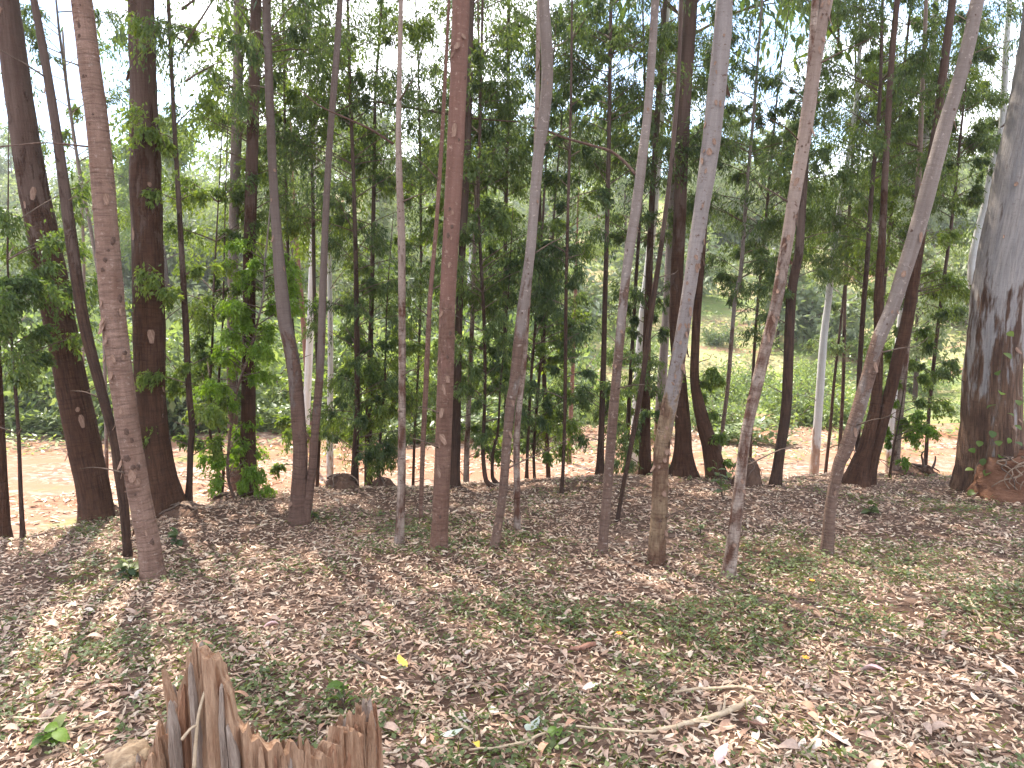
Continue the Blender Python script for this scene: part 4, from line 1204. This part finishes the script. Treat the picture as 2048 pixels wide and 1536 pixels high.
# ---- sticks
def stick(pts, mat, label, lift=0.03, side=None, wig=0.006):
    P = []
    for px, py, w in pts:
        g = on_ground(px, py)
        g[2] += lift
        P.append([*g, w * 0.5 * depth_scale(g)])
    rng = np.random.default_rng(int(pts[0][0]))
    sp = spline(np.array(P), 22)
    base = sp[0, :3].copy()
    sp[:, :3] += np.cumsum(rng.normal(0, wig, (22, 3)) * [1, 1, 0.15], 0) * 0.5
    V, Q, T = tube(sp[:, :3] - base, sp[:, 3], 7)
    o = link('fallen_stick', mesh_np('fallen_stick', V, T, Q, M[mat], True), None, base, label=label, category='stick', group='sticks fallen on the litter')
    if side:
        a = Acc()
        for i, dx, dy in side:
            p = sp[i, :3] - base
            q = np.array([p, p + [dx * .5, dy * .4, .012], p + [dx, dy, .006]])
            a.tube(spline(q, 6), np.linspace(sp[i, 3] * .6, .0012, 6), 5)
        link('side_twig', a.mesh('side_twig', M[mat], True), o)
stick([(1290, 1478, 7), (1370, 1458, 10), (1440, 1435, 12), (1500, 1410, 9)], 'straw', 'thick pale stick slanting up to the right at the lower right', side=[(8, .12, -.04), (14, .05, .16)])
stick([(1100, 1462, 3), (1180, 1472, 5), (1260, 1478, 5), (1310, 1482, 4)], 'straw', 'thin straw stem left of the thick pale stick')
stick([(1350, 1400, 5), (1400, 1390, 6), (1470, 1386, 5), (1530, 1397, 3)], 'straw', 'pale straw stem above the thick pale stick', side=[(12, .1, .08)])
stick([(940, 1515, 4), (1020, 1508, 6), (1080, 1490, 6), (1140, 1465, 3)], 'straw', 'straw stem along the bottom edge left of the pale stick', side=[(9, -.03, .1)])
stick([(1140, 1310, 8), (1170, 1306, 11), (1195, 1300, 9)], 'redstick', 'short reddish stick beyond the pale leaves in the middle')
stick([(905, 1440, 5), (930, 1465, 6), (955, 1488, 4)], 'straw', 'pale stalk pointing to the little yellow leaf')
stick([(1480, 1455, 5), (1530, 1460, 5), (1560, 1462, 3)], 'redstick', 'thin reddish stick right of the thick pale stick')
stick([(1935, 1205, 5), (1945, 1230, 5), (1955, 1255, 4)], 'straw', 'short stick in the grass at the right edge')
stick([(1715, 1305, 3), (1790, 1310, 4), (1860, 1328, 3)], 'twig', 'thin dark stick across the grass at the right')
stick([(700, 1320, 5), (730, 1335, 6), (760, 1352, 5)], 'twig', 'short dark stick right of the tall stump peak')
stick([(610, 1452, 5), (640, 1448, 5), (690, 1444, 4)], 'straw', 'pale stick lying behind the low rim of the stump')
stick([(20, 1450, 4), (90, 1447, 5), (130, 1440, 4)], 'straw', 'pale stick on the litter left of the stump')
stick([(130, 1480, 4), (180, 1466, 5), (215, 1455, 3)], 'straw', 'straw stalk beside the tan bark piece')
stick([(1640, 1475, 5), (1620, 1498, 7), (1600, 1512, 5)], 'straw', 'short pale stick left of the very large pale leaf')

# ---- orange flowers
def flower(px, py, label):
    g = on_ground(px, py)
    root = thing('orange_flower', label, 'flower', g, 'orange flowers in the grass')
    a = Acc()
    a.tube(np.array([[0, 0, 0], [0.003, 0, 0.03], [0, 0, 0.055]]), 0.0016, 5)
    link('stem', a.mesh('stem', M['blade']), root)
    for k in range(6):
        th = k * math.pi / 3
        D, S = np.array([math.cos(th), math.sin(th), 0.25]), np.array([-math.sin(th), math.cos(th), 0])
        p = np.array([0, 0, 0.056])
        V = np.array([p, p + D * 0.010 + S * 0.006, p + D * 0.019 + S * 0.004, p + D * 0.021, p + D * 0.019 - S * 0.004, p + D * 0.010 - S * 0.006])
        link('petal', mesh_np('petal', V, np.array([[0, 1, 2], [0, 2, 3], [0, 3, 4], [0, 4, 5]]), None, ORANGE), root)
    a = Acc()
    a.tube(np.array([[0, 0, 0.054], [0, 0, 0.062]]), 0.005, 8)
    link('flower_centre', a.mesh('flower_centre', DRY['yellow']), root)
ORANGE = plain_mat('orange_petal', (0.75, 0.24, 0.02), (0.85, 0.33, 0.03), 60, rough=0.6, bump=0.1)
flower(1623, 1178, 'orange flower in the green patch right of the bent grey trunk')
flower(1238, 1286, 'orange flower in the grass near the middle of the picture')
flower(1610, 1338, 'orange flower in the grass at the lower right')

# ------------------------------------------------------------------ jagged stump in the foreground
def jagged_stump():
    rng = np.random.default_rng(4)
    yc = 2.05
    c = at_y(518, 1500, yc)
    base = np.array([c[0], yc, float(ground(c[0], yc))])
    root = thing('jagged_stump', 'weathered splintered tree stump with a tall jagged peak, bottom left', 'stump', base)
    rx, ry = 0.345, 0.24
    # height of the broken rim seen at each column of the photograph
    cols = np.array([275, 300, 330, 350, 368, 385, 400, 412, 425, 440, 455, 468, 480, 500, 530, 560, 600, 640, 668, 685, 700, 716, 735, 752, 765])
    rows = np.array([1530, 1490, 1425, 1375, 1320, 1290, 1268, 1290, 1300, 1316, 1340, 1410, 1432, 1450, 1466, 1478, 1474, 1484, 1455, 1432, 1425, 1438, 1395, 1410, 1530])
    xs, hs = [], []
    for q, w in zip(cols, rows):
        p = at_y(q, w, yc)
        xs.append(p[0] - base[0])
        hs.append(p[2] - base[2])
    xs, hs = np.array(xs), np.array(hs)
    def top(x, y=None):
        """height of the broken rim over a spot of the stump's plan"""
        if y is None:
            return np.interp(x, xs, hs)
        X, Y = base[0] + np.asarray(x, float), base[1] + np.asarray(y, float)
        z = base[2] + 0.55 + 0 * X
        for _ in range(4):
            q = 1024 + FPX * X / (Y * CP - (z - CAM_Z) * SP)
            w = np.interp(q, cols, rows)
            b = (768.0 - w) / FPX
            z = CAM_Z + Y * (-SP + b * CP) / (CP + b * SP)
        return z - base[2]
    # solid foot with grooves, hollow inside
    n = 220
    th = np.arange(n) * 2 * math.pi / n
    gro = 0.045 * noise(th * 14 / 6.283 * 2, 0, 0, 61) + 0.035 * noise(th * 60 / 6.283 * 2, 0, 0, 62)
    # noise must close round the ring
    gro = 0.05 * noise(np.cos(th) * 9, np.sin(th) * 9, 0, 61) + 0.04 * noise(np.cos(th) * 26, np.sin(th) * 26, 0, 62)
    px_, py_ = np.cos(th) * rx, np.sin(th) * ry
    tz = top(px_, py_) - 0.05 - 0.05 * np.abs(noise(np.cos(th) * 20, np.sin(th) * 20, 0, 63)) - 0.04 * np.sin(th)
    tz = np.maximum(tz, 0.2)
    lv = np.linspace(0, 1, 16)
    V = []
    for l in lv:
        z = -0.08 + (tz + 0.08) * l
        f = 1 + gro * (0.6 + 0.8 * l) + 0.28 * np.exp(-np.maximum(z, 0) / 0.16) + 0.02 * noise(np.cos(th) * 7, np.sin(th) * 7, z * 5, 64)
        V.append(np.stack([px_ * f, py_ * f, z], 1))
    for d, ins in ((0.004, 0.86), (0.12, 0.78), (0.30, 0.6)):
        V.append(np.stack([px_ * ins, py_ * ins, np.maximum(tz - d, 0.05)], 1))
    V = np.array(V)
    m = len(V)
    i, j = np.meshgrid(np.arange(m - 1), np.arange(n), indexing='ij')
    Q = np.stack([i * n + j, i * n + (j + 1) % n, (i + 1) * n + (j + 1) % n, (i + 1) * n + j], -1).reshape(-1, 4)
    V = np.vstack([V.reshape(-1, 3), [[0, 0, 0.1]]])
    T = np.stack([(m - 1) * n + np.arange(n), (m - 1) * n + (np.arange(n) + 1) % n, np.full(n, m * n)], 1)
    link('wood_body', mesh_np('wood_body', V, T, Q, M['stump'], False), root)
    # upright splinters round the rim
    def slab(wd, dp, h0, h1, seed, tips):
        r = np.random.default_rng(seed)
        k = 9
        V, Q = [], []
        z = np.linspace(h0, h1, k)
        off = np.cumsum(r.normal(0, 0.0025, k))
        for q in range(k):
            t = q / (k - 1)
            tp = 1 - 0.15 * t - (0.5 * max(0, (t - tips) / (1 - tips)) ** 1.6)
            w = wd * tp * (1 + r.normal(0, 0.05))
            d = dp * tp
            sk = off[q] + (1 - tp) * wd * 0.3 * (1 if seed % 2 else -1)
            V += [[sk - w / 2, -d / 2 * (0.7 + .5 * r.random()), z[q] + r.normal(0, .006)], [sk - w * 0.12, -d / 2 * (1.1 + .4 * r.random()), z[q]], [sk + w * .18, -d / 2 * (.7 + .4 * r.random()), z[q] + r.normal(0, .004)], [sk + w / 2, -d / 2 * .8, z[q] + r.normal(0, .006)], [sk + w / 2, d / 2, z[q]], [sk - w / 2, d / 2, z[q]]]
        for q in range(k - 1):
            for e in range(6):
                a, b = q * 6 + e, q * 6 + (e + 1) % 6
                Q.append([a, b, b + 6, a + 6])
        V.append([sk, 0, z[-1] + 0.012])
        T = [[(k - 1) * 6 + e, (k - 1) * 6 + (e + 1) % 6, len(V) - 1] for e in range(6)]
        return mesh_np('splinter', np.array(V), np.array(T), np.array(Q), M[['stump', 'stump_red', 'stump_grey', 'stump'][seed % 4]])
    cnt = 92
    for k in range(cnt):
        a = 2 * math.pi * k / cnt + rng.normal(0, 0.02)
        x, y = math.cos(a) * rx * 0.98, math.sin(a) * ry * 0.98
        h1 = float(top(x, y)) - abs(rng.normal(0, 0.028)) - 0.05 * max(0, -math.sin(a)) * (rng.random())
        wd = 0.018 + 0.022 * rng.random()
        h0 = max(0.02, h1 - (0.30 + 0.35 * rng.random()))
        o = link('splinter', slab(wd, 0.022 + 0.012 * rng.random(), h0, max(h1, h0 + .1), int(rng.integers(1000)), 0.55 + 0.25 * rng.random()), root, (x, y, 0))
        o.rotation_euler = (rng.normal(0, 0.02), rng.normal(0, 0.03), a + math.pi / 2)
    # a second inner rank behind the tall peak
    for k in range(16):
        x = -0.24 + 0.20 * rng.random()
        y = ry * math.sqrt(max(0, 1 - (x / rx) ** 2)) * (rng.random() * 1.5 - 0.75)
        h1 = float(top(x, y)) - 0.02 - abs(rng.normal(0, 0.05))
        o = link('splinter', slab(0.03 + 0.02 * rng.random(), 0.03, h1 - 0.45, h1, int(rng.integers(1000)), 0.6), root, (x, y, 0))
        o.rotation_euler = (rng.normal(0, .03), rng.normal(0, .03), rng.normal(0, .3))
    # straw stalk leaning on the stump: a thing of its own
    P = []
    for q, w, dy in ((427, 1322, -0.20), (415, 1365, -0.235), (398, 1425, -0.262), (392, 1480, -0.275), (388, 1540, -0.285)):
        P.append(at_y(q, w, yc + dy))
    P = spline(np.array(P), 20)
    V, Q, T = tube(P - P[-1], np.linspace(0.003, 0.0052, 20), 7)
    s = link('dry_stalk', mesh_np('dry_stalk', V, T, Q, M['straw'], True), None, P[-1], label='pale dry stalk leaning up the face of the jagged stump', category='stalk')
    q = np.array([P[11], P[11] + [-0.012, -0.012, -0.002], P[11] + [-0.034, -0.016, -0.030]]) - P[-1]
    V, Q, T = tube(spline(q, 6), np.linspace(0.003, 0.0045, 6), 6)
    link('torn_strip', mesh_np('torn_strip', V, T, Q, M['straw'], True), s)
    # tan bark piece at the left foot
    p = at_y(255, 1518, yc - 0.05)
    n = 14
    u, v = np.meshgrid(np.linspace(-1, 1, n), np.linspace(-1, 1, 9), indexing='ij')
    ed = 1 + 0.30 * noise(u * 2.6, v * 2.6, 0, 91) + 0.16 * noise(u * 6, v * 6, 0, 93)
    X, Y = u * 0.062 * ed * (1 - 0.25 * v * v), v * 0.042 * ed
    Z = 0.022 * (1 - u * u) + 0.004 * (1 - v * v) + 0.010 * noise(u * 3, v * 3, 0, 92) + 0.005 * noise(u * 9, v * 9, 0, 94)
    A = np.stack([X, Y, Z], -1).reshape(-1, 3)
    A = np.vstack([A, A - [0, 0, 0.006]])
    i, j = np.meshgrid(np.arange(n - 1), np.arange(8), indexing='ij')
    q0 = np.stack([i * 9 + j, (i + 1) * 9 + j, (i + 1) * 9 + j + 1, i * 9 + j + 1], -1).reshape(-1, 4)
    ring = [k * 9 for k in range(n)] + [(n - 1) * 9 + k for k in range(1, 9)] + [k * 9 + 8 for k in range(n - 2, -1, -1)] + [k for k in range(7, 0, -1)]
    ring = np.array(ring)
    q2 = np.stack([ring, np.roll(ring, -1), np.roll(ring, -1) + n * 9, ring + n * 9], 1)
    bk = link('bark_piece', mesh_np('bark_piece', A, None, np.vstack([q0, q0[:, ::-1] + n * 9, q2[:, ::-1]]), TAN, True), None, p, label='curled tan bark piece caught on the left flank of the jagged stump', category='bark')
    bk.rotation_euler = (R(22), R(-12), R(20))
TAN = plain_mat('tan_bark_inside', (0.30, 0.19, 0.11), (0.52, 0.37, 0.235), 30, (1, 3, 1), rough=0.85, bump=0.8)
jagged_stump()

# ------------------------------------------------------------------ mounds, old stumps, vine and small plants
def lump(name, label, cat, px, py, D, rx, ry, h, mat, seed, roots=0, p=0.5, sag=0.0):
    g = at_y(px, py, D)
    z = float(ground(g[0], D))
    base = np.array([g[0], D, z])
    root = thing(name, label, cat, base)
    nu, nv = 40, 14
    u, v = np.meshgrid(np.arange(nu) * 2 * math.pi / nu, np.linspace(0, 1, nv), indexing='ij')
    rr = np.cos(v * math.pi / 2) ** p
    k = 1 + 0.26 * noise(np.cos(u) * 1.5, np.sin(u) * 1.5, v * 2, seed) + 0.16 * noise(np.cos(u) * 5, np.sin(u) * 5, v * 7, seed + 1)
    V = np.stack([np.cos(u) * rx * rr * k, np.sin(u) * ry * rr * k, -0.08 + (h + 0.08) * np.sin(v * math.pi / 2) * (1 + 0.15 * noise(np.cos(u) * 2, np.sin(u) * 2, v * 3, seed + 2)) - sag * np.cos(u) * v], -1)
    i, j = np.meshgrid(np.arange(nu), np.arange(nv - 1), indexing='ij')
    Q = np.stack([i * nv + j, (i + 1) % nu * nv + j, (i + 1) % nu * nv + j + 1, i * nv + j + 1], -1).reshape(-1, 4)
    body = 'mound_body' if 'mound' in name else 'wood_body'
    link(body, mesh_np(body, V.reshape(-1, 3), None, Q, mat, True), root)
    rng = np.random.default_rng(seed + 9)
    for k in range(roots):
        a0 = rng.random() * 6.283
        pts = []
        for q in range(7):
            vv = 0.92 - 0.12 * q
            aa = a0 + rng.normal(0, 0.14) + 0.12 * q * (1 if k % 2 else -1)
            r2 = math.cos(vv * math.pi / 2) ** p * 1.10
            pts.append([math.cos(aa) * rx * r2, math.sin(aa) * ry * r2, h * math.sin(vv * math.pi / 2) * 1.03 - sag * math.cos(aa) * vv + 0.006])
        rad0 = 0.006 + 0.008 * rng.random()
        V2, Q2, T2 = tube(spline(np.array(pts), 14), np.linspace(rad0, rad0 * 0.4, 14), 6)
        link('root', mesh_np('root', V2, T2, Q2, M['rootwood' if k % 3 == 0 else 'twig'], True), root)
    return root
lump('earth_mound', 'red cut earth mound with bare roots at the foot of the huge trunk', 'mound', 2036, 1012, 7.7, 0.44, 0.30, 0.46, M['redearth'], 31, roots=26, p=0.33, sag=-0.04)
lump('old_stump', 'rounded dark brown stump behind the foot of the forked speckled trunk', 'stump', 1492, 985, 8.35, 0.17, 0.16, 0.30, M['earth'], 33, roots=6, p=0.55)
lump('soil_mound', 'small dark soil mound at the foot of the thin dark stem', 'mound', 682, 1000, 8.2, 0.20, 0.18, 0.16, M['earth'], 35, roots=4, p=1.1)
lump('soil_mound', 'low soil mound beside the small leafy sapling', 'mound', 765, 992, 8.45, 0.16, 0.15, 0.11, M['earth'], 37, roots=3, p=1.1)
lump('root_mound', 'knobbly root mound right of the thick dark trunk foot', 'mound', 362, 1022, 6.9, 0.22, 0.20, 0.10, M['earth'], 39, roots=10, p=1.2)
lump('root_mound', 'low root mound under the close pair of trunks', 'mound', 465, 1003, 7.9, 0.26, 0.18, 0.11, M['earth'], 41, roots=10, p=1.2)
lump('root_mound', 'knobbly foot mound at the left of the slim grey-brown trunk', 'mound', 218, 1030, 6.8, 0.17, 0.15, 0.13, M['earth'], 43, roots=6, p=1.2)
lump('leaf_mound', 'low leafy bank left of the small twiggy stump', 'mound', 1820, 958, 9.0, 0.34, 0.20, 0.12, M['earth'], 45, roots=6, p=0.9)

def twiggy_stump():
    r = lump('twiggy_stump', 'small dark stump with two upright broken twigs on the right', 'stump', 1852, 952, 8.9, 0.085, 0.08, 0.12, M['earth'], 47, p=0.6)
    for pts in ([[-.03, 0, .08], [-.05, 0, .18], [-.07, .01, .26], [-.055, 0, .31]], [[.04, 0, .06], [.08, 0, .12], [.10, 0, .20], [.095, 0, .25]]):
        V, Q, T = tube(spline(np.array(pts), 9), np.linspace(.02, .008, 9), 7)
        link('broken_twig', mesh_np('broken_twig', V, T, Q, M['twig'], True), r)
twiggy_stump()

def broad_leaf(L, wd, mat, seed):
    n = 6
    t = np.linspace(0, 1, n)
    w = wd * np.sin(np.clip(t * 0.96 + 0.04, 0, 1) * math.pi) ** 0.7
    V = []
    for k in range(n):
        z = 0.10 * L * math.sin(t[k] * 2.2) - 0.25 * L * t[k] ** 2
        for s in (-1, 0, 1):
            V.append([t[k] * L, s * w[k], z + abs(s) * w[k] * 0.22])
    Q = []
    for k in range(n - 1):
        for j in range(2):
            a = k * 3 + j
            Q.append([a, a + 3, a + 4, a + 1])
    return mesh_np('leaf', np.array(V), None, np.array(Q), mat, True)

def climber():
    rng = np.random.default_rng(8)
    D = 8.0
    spots = [(1962, 775), (1972, 815), (1985, 838), (1950, 850), (1935, 872), (1958, 868), (1975, 862), (1940, 905), (1965, 900), (1928, 930), (1945, 945), (1930, 970), (1938, 985), (1990, 790), (1958, 735), (1966, 700), (1972, 660), (1955, 800), (1925, 890), (1985, 870), (2030, 720), (2036, 690), (2040, 650), (1948, 925), (1970, 960)]
    base = at_y(1940, 1005, D - 0.38)
    base[2] = float(ground(base[0], base[1]))
    root = thing('climbing_vine', 'green heart-leaved climber on the lower left of the huge trunk', 'vine', base)
    lm = [broad_leaf(0.085, 0.036, M['mid'], k) for k in range(2)] + [broad_leaf(0.07, 0.032, M['bright'], 3)]
    def on_trunk(px, py):
        c = at_y(1980 + (740 - py) * 0.02, py, D)
        e = at_y(px, py, D)
        r = 0.33
        dx = max(-0.96, min(0.96, (e[0] - c[0]) / r))
        a = -math.pi / 2 + math.asin(dx)
        return np.array([c[0] + math.cos(a) * r, D + math.sin(a) * r, e[2]]), a
    P = [base - base]
    for px, py in ((1936, 960), (1942, 900), (1950, 850), (1962, 790), (1964, 730), (1970, 660)):
        p, a = on_trunk(px, py)
        P.append(p - base)
    V, Q, T = tube(spline(np.array(P), 30), np.linspace(0.006, 0.003, 30), 6)
    link('stem', mesh_np('stem', V, T, Q, M['twig'], True), root)
    for px, py in spots:
        p, a = on_trunk(px, py)
        o = link('leaf', lm[int(rng.integers(3))], root, p - base + np.array([math.cos(a), math.sin(a), 0]) * 0.03)
        o.rotation_euler = (rng.normal(0, .35), R(25) + rng.normal(0, .3), a + rng.normal(0, .6))
        s = 0.8 + 0.5 * rng.random()
        o.scale = (s, s, s)
climber()

def small_plant(label, px, py, n, L, mats, hgt, seed, cat='plant'):
    rng = np.random.default_rng(seed)
    g = on_ground(px, py)
    root = thing('small_plant', label, cat, g)
    lm = [broad_leaf(L, L * 0.3, M[m], seed + k) for k, m in enumerate(mats)]
    for s in range(3):
        a = rng.random() * 6.28
        top = np.array([math.cos(a) * hgt * .35, math.sin(a) * hgt * .35, hgt * (0.7 + .4 * rng.random())])
        P = spline(np.array([[0, 0, -.02], top * [.4, .4, .6], top]), 8)
        V, Q, T = tube(P, np.linspace(.005, .002, 8), 6)
        link('stem', mesh_np('stem', V, T, Q, M['twig'], True), root)
        for k in range(n // 3):
            q = P[int(rng.integers(2, 8))]
            o = link('leaf', lm[int(rng.integers(len(lm)))], root, q)
            o.rotation_euler = (rng.normal(0, .3), rng.normal(-.1, .35), rng.random() * 6.28)
            sc = 0.7 + .6 * rng.random()
            o.scale = (sc, sc, sc)
small_plant('leafy green plant with a yellowing leaf at the foot of the pinkish trunk', 262, 1158, 18, 0.10, ['cover', 'euc', 'cover'], 0.15, 51)
small_plant('small bluish-green plant standing before the leaning dark trunk', 1446, 1000, 27, 0.09, ['cover', 'mid'], 0.42, 52)
small_plant('low green plant on the litter right of the pinkish trunk', 350, 1090, 12, 0.08, ['cover', 'euc'], 0.10, 53)
small_plant('low dark green plant right of the twin trunk foot', 622, 1040, 12, 0.09, ['euc', 'mid'], 0.15, 54)
small_plant('low green plant left of the twisted litter under the far-leaning trunk', 1740, 1030, 12, 0.10, ['cover', 'cover'], 0.12, 55)
small_plant('bright little seedling on the litter right of the lilac-grey trunk foot', 1400, 1070, 9, 0.06, ['bright', 'cover'], 0.10, 56)
small_plant('broad-leaved herb left of the jagged stump', 105, 1490, 12, 0.075, ['cover', 'bright'], 0.08, 57)
small_plant('small green herb between the two peaks of the stump, on the soil behind', 690, 1420, 12, 0.06, ['cover', 'bright'], 0.10, 58)
small_plant('bright little herb in front of the thick pale stick', 1105, 1495, 9, 0.06, ['bright', 'cover'], 0.07, 59)

# ------------------------------------------------------------------ tell apart the few look-alikes that share a gap between trunks
def single_out():
    by = {}
    for o in COL.objects:
        if o.parent is None and o.get('category') in ('bush', 'tree') and o.name.startswith(('bush', 'hillside_tree')):
            by.setdefault(o['label'], []).append(o)
    for lab, os_ in by.items():
        if 2 <= len(os_) <= 3:
            os_.sort(key=lambda o: o.location.x / o.location.y)
            for o, w in zip(os_, ('left one', 'right one') if len(os_) == 2 else ('left one', 'middle one', 'right one')):
                o['label'] = f'{lab}, {w}'
single_out()
